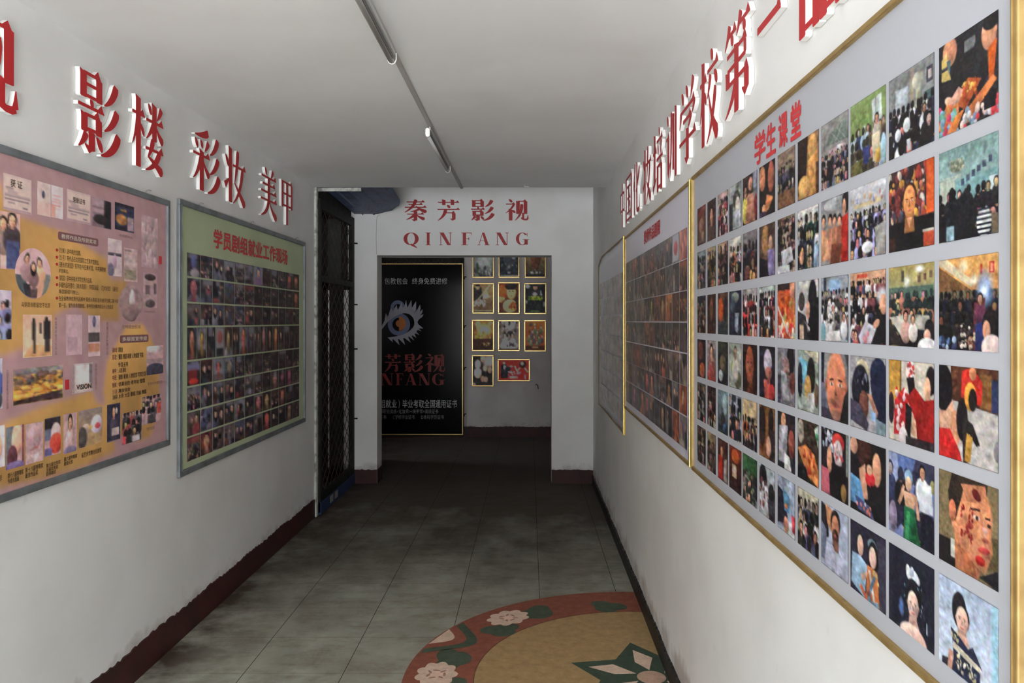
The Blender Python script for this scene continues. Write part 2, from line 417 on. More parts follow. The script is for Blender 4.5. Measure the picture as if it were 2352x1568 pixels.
for a in range(43, 400, 45):
    blob(a - 10, 0.90, 0.075, 0.10, 3, 0.35, GR, 1.2, 20)
    blob(a + 9, 0.85, 0.07, 0.09, 3, 0.4, GR, 1.2, -30)
    if a == 88: continue
    blob(a, 0.935, 0.085, 0.112, 9, 0.22, PK, 1.6)
    for k in range(7):
        t = k * 51 + 20
        blob(a + 2.2 * math.cos(math.radians(t)), 0.935 + 0.036 * math.sin(math.radians(t)), 0.018, 0.006, 0, 0, (120, 92, 80), 2, t)
    blob(a, 0.935, 0.022, 0.028, 5, 0.3, (168, 140, 124), 2.2)
    # curling leaf band and the half blossom on the outer edge, between two flowers
    q1 = [pol(a + 22.5 + d, 1.062 - 0.20 * math.cos(math.radians(d * 8.2))) for d in np.linspace(-11, 11, 24)]
    q2 = [pol(a + 22.5 + d, 1.066 - 0.145 * math.cos(math.radians(d * 8.2 * 11 / 8.2))) for d in np.linspace(8.2, -8.2, 24)]
    inlay(q1 + q2, GR, 1.2)
    q = [pol(a + 22.5 + d, 1.070 - 0.085 * math.cos(math.radians(d * 90 / 5.2))) for d in np.linspace(-5.2, 5.2, 16)]
    inlay(q, PK, 1.7)
for k in range(6):
    a = 97 + k * 60
    inlay([pol(a, 0.37), pol(a - 30, 0.225), pol(a - 30, 0.02), pol(a, 0.0), pol(a + 30, 0.02), pol(a + 30, 0.225)], DG, 2.6)
    inlay([pol(a + 2, 0.285), pol(a - 17, 0.20), pol(a - 8, 0.07), pol(a + 12, 0.16)], PK, 3)
inlay([pol(i * 10, 0.062) for i in range(36)], (140, 116, 100), 3.2)
md = finish('inlaid_medallion', v_, f_, M['mosaic'], floor, cols=np.clip(np.array(c_), 0, 0.9))
md['label'] = 'round floral inlay in red, tan and green'

# ---------------------------------------------------------------- hand-drawn sign lettering (heavy serif style)
def bez(p, n=12):
    a, b_, c2 = [np.array(q, float) for q in p]
    t = np.linspace(0, 1, n)[:, None]
    return (1 - t) ** 2 * a + 2 * t * (1 - t) * b_ + t * t * c2
def ribbon(pts, widths):
    d = np.gradient(pts, axis=0); d /= np.linalg.norm(d, axis=1)[:, None] + 1e-9
    nrm = np.stack([-d[:, 1], d[:, 0]], 1) * (np.asarray(widths)[:, None] / 2)
    return list(zip((pts + nrm).tolist(), (pts - nrm).tolist()))
VT, HT, DT = 14.5, 4.2, 1.3
def strokes(spec):
    out = []
    for s in spec.split(';'):
        q = s.split()
        if not q: continue
        k, a = q[0], [float(x) for x in q[1:]]
        if k in 'hH':
            x1, x2, y = a[:3]
            out.append([((x1, y - HT / 2), (x1, y + HT / 2)), ((x2, y - HT / 2), (x2, y + HT / 2))])
            if k == 'h': out.append([((x2 - 13, y - HT / 2), (x2 - 13, y + HT / 2)), ((x2 - 5, y - 9), (x2 - 5, y + HT / 2)), ((x2 + 2, y + HT / 2 - 1), (x2 + 2, y + HT / 2))])
        elif k == 'v':
            x, y1, y2 = a[:3]; hw = (a[3] if len(a) > 3 else VT) / 2
            out.append([((x - hw - 1.5, y1 - 1), (x + hw, y1 + 2.5)), ((x - hw, y1 + 5), (x + hw, y1 + 5)), ((x - hw, y2 - 1), (x + hw, y2 - 1)), ((x - hw + 2, y2), (x + hw - 2, y2))])
        elif k == 'p':
            w = a[6] * DT; t = np.linspace(0, 1, 12)
            out.append(ribbon(bez([a[0:2], a[2:4], a[4:6]]), w * (1 - 0.86 * t ** 1.7) * np.where(t < 0.06, 0.75, 1)))
        elif k == 'n':
            w = a[6] * DT; t = np.linspace(0, 1, 12)
            out.append(ribbon(bez([a[0:2], a[2:4], a[4:6]]), w * np.where(t > 0.97, 0.45, 0.22 + 0.95 * t ** 1.1)))
        elif k == 'd':
            w = (a[4] if len(a) > 4 else 10) * DT; t = np.linspace(0, 1, 10)
            m_ = [(a[0] + a[2]) / 2 + (a[3] - a[1]) * 0.18, (a[1] + a[3]) / 2]
            out.append(ribbon(bez([a[0:2], m_, a[2:4]], 10), w * np.maximum(0.12, np.sin(np.pi * (0.08 + 0.84 * t ** 0.75)) * (0.5 + 0.6 * t))))
        elif k == 't':
            w = a[4] * DT; p = np.linspace(a[0:2], a[2:4], 6)
            out.append(ribbon(p, w * np.linspace(1, 0.15, 6)))
        elif k == 'k':   # hook to the left at the foot of a stem
            x, y = a; out.append([((x - 16, y - 7), (x - 16, y - 5)), ((x - 6, y - 5), (x - 6, y + 4)), ((x + 5.5, y - 12), (x + 5.5, y - 2))])
        elif k == 'u':   # foot running right with a raised tip
            x1, x2, y, top = a
            p = np.array([[x1 - 5, y - 9], [x1 - 2, y - 2], [x1 + 6, y + 1.5], [x2 - 6, y + 1.5], [x2, y - 1]], float)
            out.append(ribbon(p, [11, 10, 8, 9, 8]))
            out.append([((x2 - 7, y + 2), (x2 + 4, y - 2)), ((x2 - 3, y - 10), (x2 + 3, y - 8)), ((x2 - 0.8, top), (x2 + 0.8, top))])
    return out
SAN = 'p 92 4 84 26 62 35 11;p 94 36 86 57 62 67 11;p 98 66 86 93 54 99 12'
MU = 'h 2 38 26;v 20 2 99;p 18 28 14 54 2 70 7;d 25 38 37 54 8'
GLYPH = {
 '视': 'd 16 0 30 14 10;h 4 42 22;p 38 23 26 50 2 64 7;v 24 46 99;d 30 50 43 64 9;v 55 8 68;h 55 90 9;v 87 7 68;p 71 22 72 74 42 99 10;v 77 62 90 9;u 77 97 93 72',
 '影': 'v 14 4 36;v 50 6 36;h 14 52 6;H 14 50 19;H 14 50 33;d 29 36 35 45 8;h 2 60 46;v 16 54 77;v 49 55 77;h 16 51 56;H 16 49 73;v 32.5 74 98;k 32.5 98;p 20 78 16 88 3 97 9;d 43 79 57 95 10;' + SAN,
 '楼': MU + ';d 50 5 60 19 9;p 93 4 88 14 78 23 9;h 44 98 28;v 70 2 55;p 68 29 60 44 44 55 8;n 72 29 82 44 99 53 9;h 42 98 68;p 66 54 60 70 49 80 10;n 49 79 72 86 97 98 10;p 87 68 76 91 42 99 10',
 '彩': 'p 56 1 38 10 8 12 10;d 8 18 18 32 9;d 27 17 35 30 9;p 57 16 51 26 43 33 9;h 2 60 42;v 32 33 99;p 30 43 22 70 2 83 9;n 34 45 44 62 60 73 9;' + SAN,
 '妆': 'v 28 1 99;d 6 18 20 37 10;t 4 72 25 56 10;p 62 2 58 40 46 63 11;n 46 61 70 78 96 98 11;p 84 31 76 80 40 99 10;h 38 98 31',
 '美': 'd 27 1 38 15 10;p 74 1 70 10 62 17 10;h 8 92 19;h 14 86 34;h 6 94 49;v 50 18 64;h 4 96 65;p 48 65 44 90 6 99 10;n 52 65 66 87 97 98 11',
 '甲': 'v 14 5 63;v 86 6 63;h 14 88 7;H 14 86 32;H 14 86 58;v 50 8 100',
 '中': 'v 12 22 67;v 88 23 67;h 12 90 24;H 12 88 62;v 50 1 100',
 '国': 'v 9 5 99;v 91 6 99;h 9 93 7;H 9 91 94;h 24 76 26;h 27 73 50;h 22 78 80;v 50 26 79;d 59 57 71 71 9',
 '化': 'p 32 1 22 28 2 50 11;v 22 32 99;p 94 16 70 44 42 56 10;v 58 1 90;u 58 95 93 68',
 '培': 'h 2 38 32;v 20 3 80;t 1 90 40 74 9;d 62 0 73 13 10;h 42 98 19;d 51 24 59 41 9;p 88 22 84 34 76 45 9;h 40 100 47;v 51 57 99;v 88 58 99;h 51 90 59;H 51 88 92',
 '训': 'd 10 3 24 19 10;h 3 30 36;v 24 37 88;t 22 92 40 74 8;p 53 5 54 70 36 99 11;v 71 9 88;v 92 3 100',
 '学': 'd 16 4 28 21 10;d 42 1 54 18 10;p 86 1 79 12 70 23 10;h 10 92 29;p 13 27 12 38 3 47 9;p 93 29 88 38 79 43 8;h 26 72 43;p 75 42 66 51 54 57 7;v 52 55 95;k 52 96;h 2 98 68',
 '校': MU + ';d 61 0 73 13 10;h 44 98 20;p 60 26 56 38 43 49 9;d 79 27 95 43 10;p 86 45 74 82 40 99 10;n 51 46 68 82 98 99 11',
 '第': 'p 23 1 18 12 3 23 9;h 14 48 12;d 28 14 36 26 9;p 67 1 62 10 50 21 9;h 60 98 12;d 74 14 82 26 9;h 12 86 33;v 82 34 49 9;H 14 84 49;v 15 49 67;h 14 92 65;v 87 65 86;k 87 88;v 50 28 100;p 48 66 38 85 5 98 9',
 '一': 'h 3 95 51;h 3 95 49',
 '品': 'v 27 4 47;v 74 5 47;h 27 76 6;H 27 74 42;v 7 56 100;v 42 57 100;h 7 44 58;H 7 42 94;v 59 56 100;v 94 57 100;h 59 96 58;H 59 94 94',
 '秦': 'h 12 88 12;h 20 80 24;h 4 96 37;p 52 1 44 38 3 61 11;n 52 31 66 48 98 59 11;p 68 45 50 55 28 57 7;h 14 86 69;v 50 54 99;p 46 71 36 85 10 95 9;n 54 71 64 83 90 93 10;k 50 99',
 '芳': 'h 4 96 14;v 30 1 27;v 68 1 27;d 44 27 57 40 11;h 2 98 47;p 38 48 34 80 3 99 11;h 38 78 63;v 74 64 94;k 74 96',
}
def arc(cx, cy, ro, ri, wo, wi, a0, a1, n=30):
    t = np.radians(np.linspace(a0, a1, n))
    return [((cx + wo * math.cos(q), cy + ro * math.sin(q)), (cx + wi * math.cos(q), cy + ri * math.sin(q))) for q in t]
def bar(x0, y0, x1, y1): return [((x0, y0), (x0, y1)), ((x1, y0), (x1, y1))]
LATIN = {  # drawn 100 high; thick stems, hairlines
 'Q': [arc(48, 50, 50, 46, 48, 24, 0, 360, 40), ribbon(bez([(44, 92), (66, 104), (86, 122)], 8), [10, 13, 15, 15, 13, 10, 7, 3])],
 'I': [bar(16, 0, 44, 100), bar(2, 0, 58, 4), bar(2, 96, 58, 100)],
 'N': [bar(10, 0, 15, 100), [((5, 0), (36, 0)), ((66, 100), (92, 100))], bar(87, 0, 92, 100), bar(0, 0, 20, 4), bar(0, 96, 26, 100), bar(76, 0, 102, 4)],
 'F': [bar(14, 0, 40, 100), bar(2, 0, 80, 5), bar(40, 47, 62, 51), bar(2, 96, 54, 100), [((76, 0), (82, 0)), ((80, 24), (82, 24))], [((58, 40), (64, 38)), ((58, 58), (64, 60))]],
 'A': [[((43, 0), (48, 0)), ((8, 100), (13, 100))], [((38, 0), (58, 0)), ((68, 100), (96, 100))], bar(24, 64, 72, 68), bar(0, 96, 24, 100), bar(58, 96, 104, 100)],
 'G': [arc(50, 50, 50, 46, 50, 25, 40, 318, 34), bar(66, 56, 92, 96), bar(54, 54, 102, 58), [((86, 4), (90, 0)), ((86, 30), (90, 30))]],
}
def letter(ch, side, x_mid, w, z0, h, wallpos, thick, label, cat='letter', group=None, latin=False, face='red_face', parent=None, ofs=(0, 0), body=True):
    """a raised sign character; local origin at the foot of the character on the wall"""
    st = LATIN[ch] if latin else strokes(GLYPH[ch])
    xs = 100.0
    if latin: xs = max(p[0] for s in st for pr in s for p in pr)
    def tr(s): return [tuple(((p[0] / xs - 0.5) * w + ofs[0], (1 - p[1] / 100) * h + ofs[1]) for p in pr) for pr in s]
    if parent is None:
        mb = MB()
        mb.union([tr(s) for s in st], 0.001, thick)
        o = mb.build('sign_letter', M['foam'])
        loc = {'left': (wallpos, x_mid, z0), 'right': (wallpos, x_mid, z0), 'far': (x_mid, wallpos, z0)}[side]
        o.matrix_world = wall_frame(side, loc)
        tag(o, label, cat, group)
        mf = MB()
        mf.union([tr(s) for s in st], 0, thick + 0.0008, sides=False)
        mf.build('letter_face', M[face], o)['label'] = 'red painted front'
        return o
    mf = MB()
    mf.union([tr(s) for s in st], 0, thick, sides=False)
    return mf.build('lettering', M[face], parent)

GL = 'red slogan characters on the left wall'
for ch, xa, xb, za, zb, lab in [
    ('视', -135, 42, 2.205, 2.505, 'bright red foam character 视 nearest on the left wall, cut off by the frame'),
    ('影', 178, 275, 2.185, 2.498, 'red foam character 影 on the left wall above the pink and orange board'),
    ('楼', 303, 376, 2.200, 2.512, 'red foam character 楼 on the left wall above the gap between two boards'),
    ('彩', 443, 505, 2.205, 2.520, 'red foam character 彩 on the left wall above the green board'),
    ('妆', 515, 565, 2.205, 2.520, 'red foam character 妆 on the left wall above the green board'),
    ('美', 598, 637, 2.205, 2.520, 'red foam character 美 on the left wall, second from the grille'),
    ('甲', 645, 674, 2.205, 2.515, 'red foam character 甲 on the left wall, next to the grille')]:
    ya, yb = LY(xa, XL + 0.02), LY(xb, XL + 0.02)
    letter(ch, 'left', (ya + yb) / 2, yb - ya, za, zb - za, XL, 0.018, lab, group=GL)
VT, HT, DT = 16.5, 5.0, 1.5
GR_ = 'red slogan characters on the right wall'
for ch, xa, xb, za, zb, lab in [
    ('中', 1423.5, 1433.5, 2.134, 2.42, 'red foam character 中, farthest one on the right wall'),
    ('国', 1436, 1450, 2.134, 2.42, 'red foam character 国 on the right wall, second from the far end'),
    ('化', 1453, 1468, 2.134, 2.42, 'red foam character 化 on the right wall, third from the far end'),
    ('妆', 1475, 1494, 2.134, 2.42, 'red foam character 妆 on the right wall, above the middle photo board'),
    ('培', 1498, 1520, 2.132, 2.425, 'red foam character 培 on the right wall between 妆 and 训'),
    ('训', 1528, 1552, 2.130, 2.425, 'red foam character 训 on the right wall between 培 and 学'),
    ('学', 1558, 1596, 2.132, 2.432, 'red foam character 学 on the right wall above the corner of the big board'),
    ('校', 1605, 1647, 2.129, 2.426, 'red foam character 校 on the right wall above the big photo board'),
    ('第', 1661, 1720, 2.141, 2.415, 'red foam character 第 on the right wall above the big photo board'),
    ('一', 1735, 1792, 2.15, 2.43, 'red foam single-stroke character 一 on the right wall'),
    ('品', 1833, 1930, 2.154, 2.43, 'red foam character 品 nearest on the right wall, cut off by the frame')]:
    yb, ya = RY(xb, XR - 0.02), RY(xa, XR - 0.02)
    letter(ch, 'right', (ya + yb) / 2, ya - yb, za, zb - za, XR, 0.016, lab, group=GR_)
VT, HT, DT = 15.5, 4.6, 1.45
sc = YF / F
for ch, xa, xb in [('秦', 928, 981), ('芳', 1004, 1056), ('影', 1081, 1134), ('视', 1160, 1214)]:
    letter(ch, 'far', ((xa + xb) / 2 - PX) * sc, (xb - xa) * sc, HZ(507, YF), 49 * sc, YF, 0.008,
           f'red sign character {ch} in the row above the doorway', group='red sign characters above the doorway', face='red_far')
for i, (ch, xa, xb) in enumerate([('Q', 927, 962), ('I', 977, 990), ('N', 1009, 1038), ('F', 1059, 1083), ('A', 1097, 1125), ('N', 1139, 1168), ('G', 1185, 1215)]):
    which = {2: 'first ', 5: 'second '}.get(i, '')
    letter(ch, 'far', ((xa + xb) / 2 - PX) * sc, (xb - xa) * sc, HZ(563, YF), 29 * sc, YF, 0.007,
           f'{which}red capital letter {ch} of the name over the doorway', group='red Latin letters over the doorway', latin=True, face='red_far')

# ---------------------------------------------------------------- painted prints: a picture is laid out on a fine mesh
class Pic:
    def __init__(s, nx, ny, c=(128, 128, 128), seed=0):
        s.nx, s.ny, s.k = nx, ny, 3
        s.a = np.zeros((ny * 3 + 3, nx * 3 + 3, 3)) + np.array(c, float)
        h, w_ = s.a.shape[:2]
        s.v, s.u = np.meshgrid((np.arange(h) - 1) / (ny * 3), (np.arange(w_) - 1) / (nx * 3), indexing='ij')
        s.r = np.random.RandomState(seed)
    def put(s, m, c, al=1.0):
        m = np.clip(m, 0, 1)[..., None] * al; s.a = s.a * (1 - m) + np.array(c, float) * m; return s
    def e(s, x, y, rx, ry, c, rot=0, soft=0.0, al=1.0):
        t = math.radians(rot); dx, dy = s.u - x, s.v - y
        q = ((dx * math.cos(t) + dy * math.sin(t)) / rx) ** 2 + ((-dx * math.sin(t) + dy * math.cos(t)) / ry) ** 2
        if soft == 0:
            sh = 1.06 - 0.20 * np.clip(0.55 * dx / rx + 0.75 * dy / ry, -1, 1)
            m = np.clip((1.04 - np.sqrt(q)) / 0.10, 0, 1)[..., None] * al
            s.a = s.a * (1 - m) + np.clip(np.array(c, float) * sh[..., None], 0, 235) * m; return s
        return s.put((1 + soft - np.sqrt(q)) / (2 * soft), c, al)
    def b(s, x0, y0, x1, y1, c, al=1.0): return s.put((s.u >= x0) & (s.u < x1) & (s.v >= y0) & (s.v < y1), c, al)
    def g(s, c0, c1, y0=0.0, y1=1.0):
        t = np.clip((s.v - y0) / (y1 - y0), 0, 1)[..., None]; mk = ((s.v >= y0) & (s.v <= y1 + .02))[..., None]
        s.a = np.where(mk, np.array(c0, float) * (1 - t) + np.array(c1, float) * t, s.a); return s
    def p(s, pts, c, al=1.0):
        m = np.zeros(s.u.shape, bool); n = len(pts)
        for i in range(n):
            (x0, y0), (x1, y1) = pts[i], pts[(i + 1) % n]
            if y0 == y1: continue
            m ^= ((s.v < y0) != (s.v < y1)) & (s.u < (x1 - x0) * (s.v - y0) / (y1 - y0) + x0)
        ys = [q[1] for q in pts]; xs = [q[0] for q in pts]
        sh = 1.07 - 0.17 * np.clip((s.v - min(ys)) / (max(ys) - min(ys) + 1e-6), 0, 1) - 0.07 * np.sin(s.u * 17 + s.v * 9 + pts[0][0] * 20)
        m = m[..., None] * al; s.a = s.a * (1 - m) + np.clip(np.array(c, float) * sh[..., None], 0, 235) * m; return s
    def l(s, x0, y0, x1, y1, wd, c):
        d = math.hypot(x1 - x0, y1 - y0) or 1e-6; nx, ny = -(y1 - y0) / d * wd / 2, (x1 - x0) / d * wd / 2
        return s.p([(x0 + nx, y0 + ny), (x1 + nx, y1 + ny), (x1 - nx, y1 - ny), (x0 - nx, y0 - ny)], c)
    def sp(s, n, x0, y0, x1, y1, cols, r0=0.02, r1=0.05, asp=1.3):
        for _ in range(n):
            c = cols[s.r.randint(len(cols))]; r = s.r.uniform(r0, r1)
            s.e(s.r.uniform(x0, x1), s.r.uniform(y0, y1), r, r * asp * s.r.uniform(.7, 1.3), c, s.r.uniform(-30, 30))
        return s
    def person(s, x, y, r, shirt, hair=(22, 18, 18), skin=(190, 140, 115), back=False, long=False):
        s.e(x, y + r * 3.3, r * 2.0, r * 2.4, shirt)
        s.b(x - r * 0.4, y + r * 0.6, x + r * 0.4, y + r * 1.5, skin)
        if long: s.e(x, y + r * 0.7, r * 1.15, r * 2.0, hair)
        s.e(x, y, r, r * 1.25, hair)
        if not back:
            s.e(x, y + r * 0.25, r * 0.74, r * 0.98, skin)
            if r > 0.05:
                for q in (-1, 1): s.e(x + q * r * .32, y + r * .12, r * .13, r * .07, (50, 35, 32))
                s.e(x, y + r * .42, r * .10, r * .16, tuple(.86 * k for k in skin)); s.e(x, y + r * .75, r * .24, r * .09, (165, 80, 80))
        return s
    def crowd(s, y0, y1, rows, shirts, dark=(28, 24, 26), skin=(185, 145, 125), r0=0.022, r1=0.055, back=0.6, dens=1.0):
        s.b(0, y0 + (y1 - y0) * .25, 1, y1, dark)
        for i in range(rows):
            t = i / max(1, rows - 1); r = r0 + (r1 - r0) * t; y = y0 + (y1 - y0) * t * 0.86
            n = int(dens / (2.6 * r)) + 1
            for j in range(n):
                x = (j + s.r.uniform(.1, .9)) / n
                sk = tuple(k * s.r.uniform(.75, 1.12) for k in skin)
                s.person(x, y + s.r.uniform(-.5, .5) * r, r, shirts[s.r.randint(len(shirts))], dark, sk, back=s.r.rand() < back)
        return s
    def face(s, x, y, r, skin, hair=(20, 16, 15), tilt=0, neck=True, bald=False):
        d = tuple(k * .72 for k in skin); hi = tuple(min(255, k * 1.14) for k in skin)
        if neck: s.p([(x - r * .5, y + r * .6), (x + r * .5, y + r * .6), (x + r * .7, y + r * 2.2), (x - r * .7, y + r * 2.2)], d)
        if not bald: s.e(x, y - r * .22, r * .98, r * 1.15, hair)
        s.e(x, y, r * .8, r * 1.15, skin); s.e(x + r * .1, y - r * .45, r * .5, r * .35, hi, soft=.5, al=.6)
        for q in (-1, 1):
            s.e(x + q * r * .34 + tilt * r, y - r * .17, r * .19, r * .035, (48, 32, 28), q * 6)
            s.e(x + q * r * .34 + tilt * r, y - r * .02, r * .15, r * .06, (222, 205, 196)); s.e(x + q * r * .34 + tilt * r, y - r * .02, r * .06, r * .06, (32, 22, 20))
            s.e(x + q * r * .82, y + r * .05, r * .09, r * .2, d)
        s.p([(x + tilt * r, y), (x + r * .13 + tilt * r, y + r * .36), (x - r * .13 + tilt * r, y + r * .36)], d)
        s.e(x + tilt * r, y + r * .40, r * .16, r * .06, d); s.e(x + tilt * r, y + r * .66, r * .27, r * .085, (158, 84, 78)); s.e(x, y + r * .95, r * .4, r * .12, d, soft=.5, al=.4)
        return s
    def grain(s, amt=9, blot=12):
        h, w_ = s.a.shape[:2]; q = s.r.randn(max(2, h // 5) + 2, max(2, w_ // 5) + 2, 3) * 0.5 + s.r.randn(max(2, h // 5) + 2, max(2, w_ // 5) + 2, 1)
        yi = np.linspace(0, q.shape[0] - 1.01, h); xi = np.linspace(0, q.shape[1] - 1.01, w_)
        y0, x0 = yi.astype(int), xi.astype(int); fy, fx = (yi - y0)[:, None, None], (xi - x0)[None, :, None]
        yj = np.linspace(0, h / 14 + 1, h); xj = np.linspace(0, w_ / 14 + 1, w_); q2 = s.r.randn(h // 14 + 4, w_ // 14 + 4, 1); a0, b0 = yj.astype(int), xj.astype(int); ga, gb = (yj - a0)[:, None, None], (xj - b0)[None, :, None]
        z2 = q2[a0][:, b0] * (1 - ga) * (1 - gb) + q2[a0 + 1][:, b0] * ga * (1 - gb) + q2[a0][:, b0 + 1] * (1 - ga) * gb + q2[a0 + 1][:, b0 + 1] * ga * gb
        s.a = s.a * (1 + 0.008 * blot * z2)
        z = (q[y0][:, x0] * (1 - fy) * (1 - fx) + q[y0 + 1][:, x0] * fy * (1 - fx) + q[y0][:, x0 + 1] * (1 - fy) * fx + q[y0 + 1][:, x0 + 1] * fy * fx)
        s.a = np.clip(s.a + z * blot + s.r.randn(h, w_, 1) * amt, 0, 255); return s
    def mesh(s, parent, name, x0, y0, x1, y1, z, gain, m, rise=0.0):
        """x0..x1 left to right, y0..y1 bottom to top"""
        k = s.k; A = s.a
        vv, uu = np.meshgrid(np.arange(s.ny + 1) * k + 1, np.arange(s.nx + 1) * k + 1, indexing='ij')
        acc = sum(A[np.clip(vv + dy, 0, A.shape[0] - 1), np.clip(uu + dx, 0, A.shape[1] - 1)] for dy in (-1, 0, 1) for dx in (-1, 0, 1)) / 9
        col = np.clip(lin(acc) * np.asarray(gain), 0, 0.92).reshape(-1, 3)
        X = np.linspace(x0, x1, s.nx + 1); Yv = np.linspace(y1, y0, s.ny + 1)
        verts = [(a, q, z) for q in Yv for a in X]; W_ = s.nx + 1
        faces = [(j * W_ + i, (j + 1) * W_ + i, (j + 1) * W_ + i + 1, j * W_ + i + 1) for j in range(s.ny) for i in range(s.nx)]
        return finish(name, verts, faces, m, parent, cols=col)

def random_pic(P, kind, pal, dim=1.0):
    r = P.r; sh = lambda: pal[r.randint(len(pal))]
    if kind == 'crowd':
        P.b(0, 0, 1, r.uniform(.2, .4), sh()).crowd(r.uniform(.2, .35), 1.0, 5, pal, r0=.035, r1=.09)
    elif kind == 'duo':
        P.b(0, 0, 1, 1, sh()); P.person(r.uniform(.2, .4), r.uniform(.25, .4), r.uniform(.1, .16), sh(), long=r.rand() < .5); P.person(r.uniform(.6, .8), r.uniform(.3, .45), r.uniform(.1, .17), sh(), back=r.rand() < .4, long=r.rand() < .5)
    elif kind == 'face':
        P.b(0, 0, 1, 1, sh()); P.e(.5, 1.0, .5, .35, sh()); P.face(.5, .42, r.uniform(.2, .32), (r.uniform(120, 190), r.uniform(80, 130), r.uniform(60, 105)))
    elif kind == 'stand':
        P.g(sh(), sh()); P.b(0, r.uniform(.7, .85), 1, 1, sh())
        for k in range(r.randint(1, 4)):
            x = r.uniform(.15, .85); P.person(x, r.uniform(.2, .35), .075, sh(), long=r.rand() < .5); P.b(x - .12, .6, x + .12, .97, sh())
    else:
        P.g(sh(), sh())
        for k in range(6): P.e(r.rand(), r.rand(), r.uniform(.1, .3), r.uniform(.1, .3), sh(), r.uniform(-40, 40))
        P.sp(14, 0, .2, 1, 1, pal, .03, .09)
    return P.grain(6, 14)

# ---- board frames
def frame_mesh(par, name, W, H, wd, th, m, bead=True):
    mb = MB()
    for (a, b_, c2, d) in ((0, 0, W, wd), (0, H - wd, W, H), (0, wd, wd, H - wd), (W - wd, wd, W, H - wd)):
        mb.box(a, b_, 0.001, c2, d, th, bev=min(0.003, wd * .2, th * 0.2))
    if bead:
        q = wd * 0.72; t2 = th + 0.0015; s_ = wd * 0.16
        mb.box(q, q, th - .002, W - q, q + s_, t2); mb.box(q, H - q - s_, th - .002, W - q, H - q, t2)
        mb.box(q, q, th - .002, q + s_, H - q, t2); mb.box(W - q - s_, q, th - .002, W - q, H - q, t2)
    return mb.build(name, M[m], par)
def panel(par, W, H, z, m):
    mb = MB(); mb.box(0.004, 0.004, 0.001, W - 0.004, H - 0.004, z); return mb.build('panel', M[m], par)
def hooks(par, xs, y, m='grey_plastic'):
    for x in xs:
        mb = MB(); mb.tube([(x, y - .01, .004), (x, y + .012, .006), (x + .012, y + .018, .012), (x + .03, y + .016, .014)], 0.0022, 6); mb.build('hanging_hook', M[m], par)

# ================================================================ left wall, near board: mauve with orange fields
Ya, Yb, Za, Zb = 1.30, LY(384), 0.963, 2.103
W1, H1 = Yb - Ya, Zb - Za
bd = root('notice_board', 'left', (XL, Ya, Za))
tag(bd, 'mauve and orange display board with certificates, photos and small text', 'notice board', 'display boards on the left wall')
frame_mesh(bd, 'frame', W1, H1, 0.026, 0.016, 'alu')
def lx_(x): return LY(x, XL + .01) - Ya
def ly_(x, y): return HZ(y, LY(x, XL + .01)) - Za
G1 = 1.85
P = Pic(150, 80, (150, 118, 120), 3)
def B1(x, y): return lx_(x) / W1, 1 - ly_(x, y) / H1
OR, MV = (168, 128, 76), (150, 118, 120)
def region(pts, c): P.p([B1(*q) for q in pts], c)
region([(-600, 470), (-300, 480), (0, 400), (22, 480), (90, 505), (150, 525), (200, 560), (250, 590), (258, 640), (300, 640), (292, 665), (276, 690), (280, 735), (225, 735), (180, 700), (130, 720), (122, 790), (60, 800), (20, 815), (0, 815), (-300, 900), (-700, 900)], OR)
region([(295, 750), (335, 745), (358, 790), (372, 850), (372, 940), (352, 1010), (322, 1020), (250, 1000), (248, 950), (243, 900), (252, 830)], OR)
region([(-700, 1060), (0, 985), (100, 940), (180, 915), (215, 900), (225, 930), (252, 940), (262, 1000), (270, 1045), (210, 1075), (110, 1110), (0, 1135), (-600, 1250)], OR)
region([(318, 1000), (350, 985), (356, 930), (330, 905)], OR)
q = P.a.copy()
for _ in range(5): q = (q + np.roll(q, 1, 0) + np.roll(q, -1, 0) + np.roll(q, 1, 1) + np.roll(q, -1, 1)) / 5
P.a = q; P.grain(2, 3)
panel(bd, W1, H1, 0.006, 'label_plum')
P.mesh(bd, 'printed_sheet', 0.02, 0.02, W1 - 0.02, H1 - 0.02, 0.0068, G1, M['print_board'])
def B1photo(xa, xb, ytl, ybl, pic, name='photo', lvl=0):
    """upright rectangle from its left edge, top and bottom given at the left edge"""
    X0, X1 = lx_(xa), lx_(xb); T, Bt = ly_(xa, ytl), ly_(xa, ybl)
    return pic.mesh(bd, name, X0, Bt, X1, T, 0.0078 + lvl * .0006, G1, M['print'])
def cert(seed, lines=True):
    p = Pic(26, 22, (172, 150, 146), seed); p.b(.03, .05, .97, .93, (182, 160, 152)).b(0, .95, 1, 1, (140, 108, 118))
    if lines:
        for k, (a, b_) in enumerate(((.08, .35), (.16, .5), (.06, .95), (.06, .9), (.16, .4))): p.b(a, .36 + k * .1, b_, .40 + k * .1, (118, 96, 104))
        p.b(.68, .84, .85, .88, (110, 90, 98))
    return p.grain(2, 3)
B1photo(9, 74, 396, 480, cert(1), 'certificate')
p = Pic(14, 26, (186, 165, 160), 2); p.b(.0, .6, 1, 1, (196, 150, 140), .6).e(.45, .36, .12, .12, (60, 58, 72)); B1photo(87, 118, 415, 492, p.grain(2, 5), 'certificate')
p = Pic(14, 26, (186, 172, 172), 4)
for k in range(5): p.b(.1, .3 + k * .1, .8, .33 + k * .1, (196, 130, 125))
p.b(0, .6, .35, 1, (190, 120, 105), .7); B1photo(119, 146, 424, 498, p.grain(2, 5), 'certificate')
B1photo(155, 209, 433, 505, cert(5), 'certificate')
text(bd, 'certificate_title', '获 证', lx_(25), ly_(25, 428), lx_(52), ly_(25, 410), .0088, M['text_dark'], .01)
text(bd, 'certificate_title', '荣誉证书', lx_(168), ly_(168, 464), lx_(196), ly_(168, 451), .0088, M['text_dark'], .01)
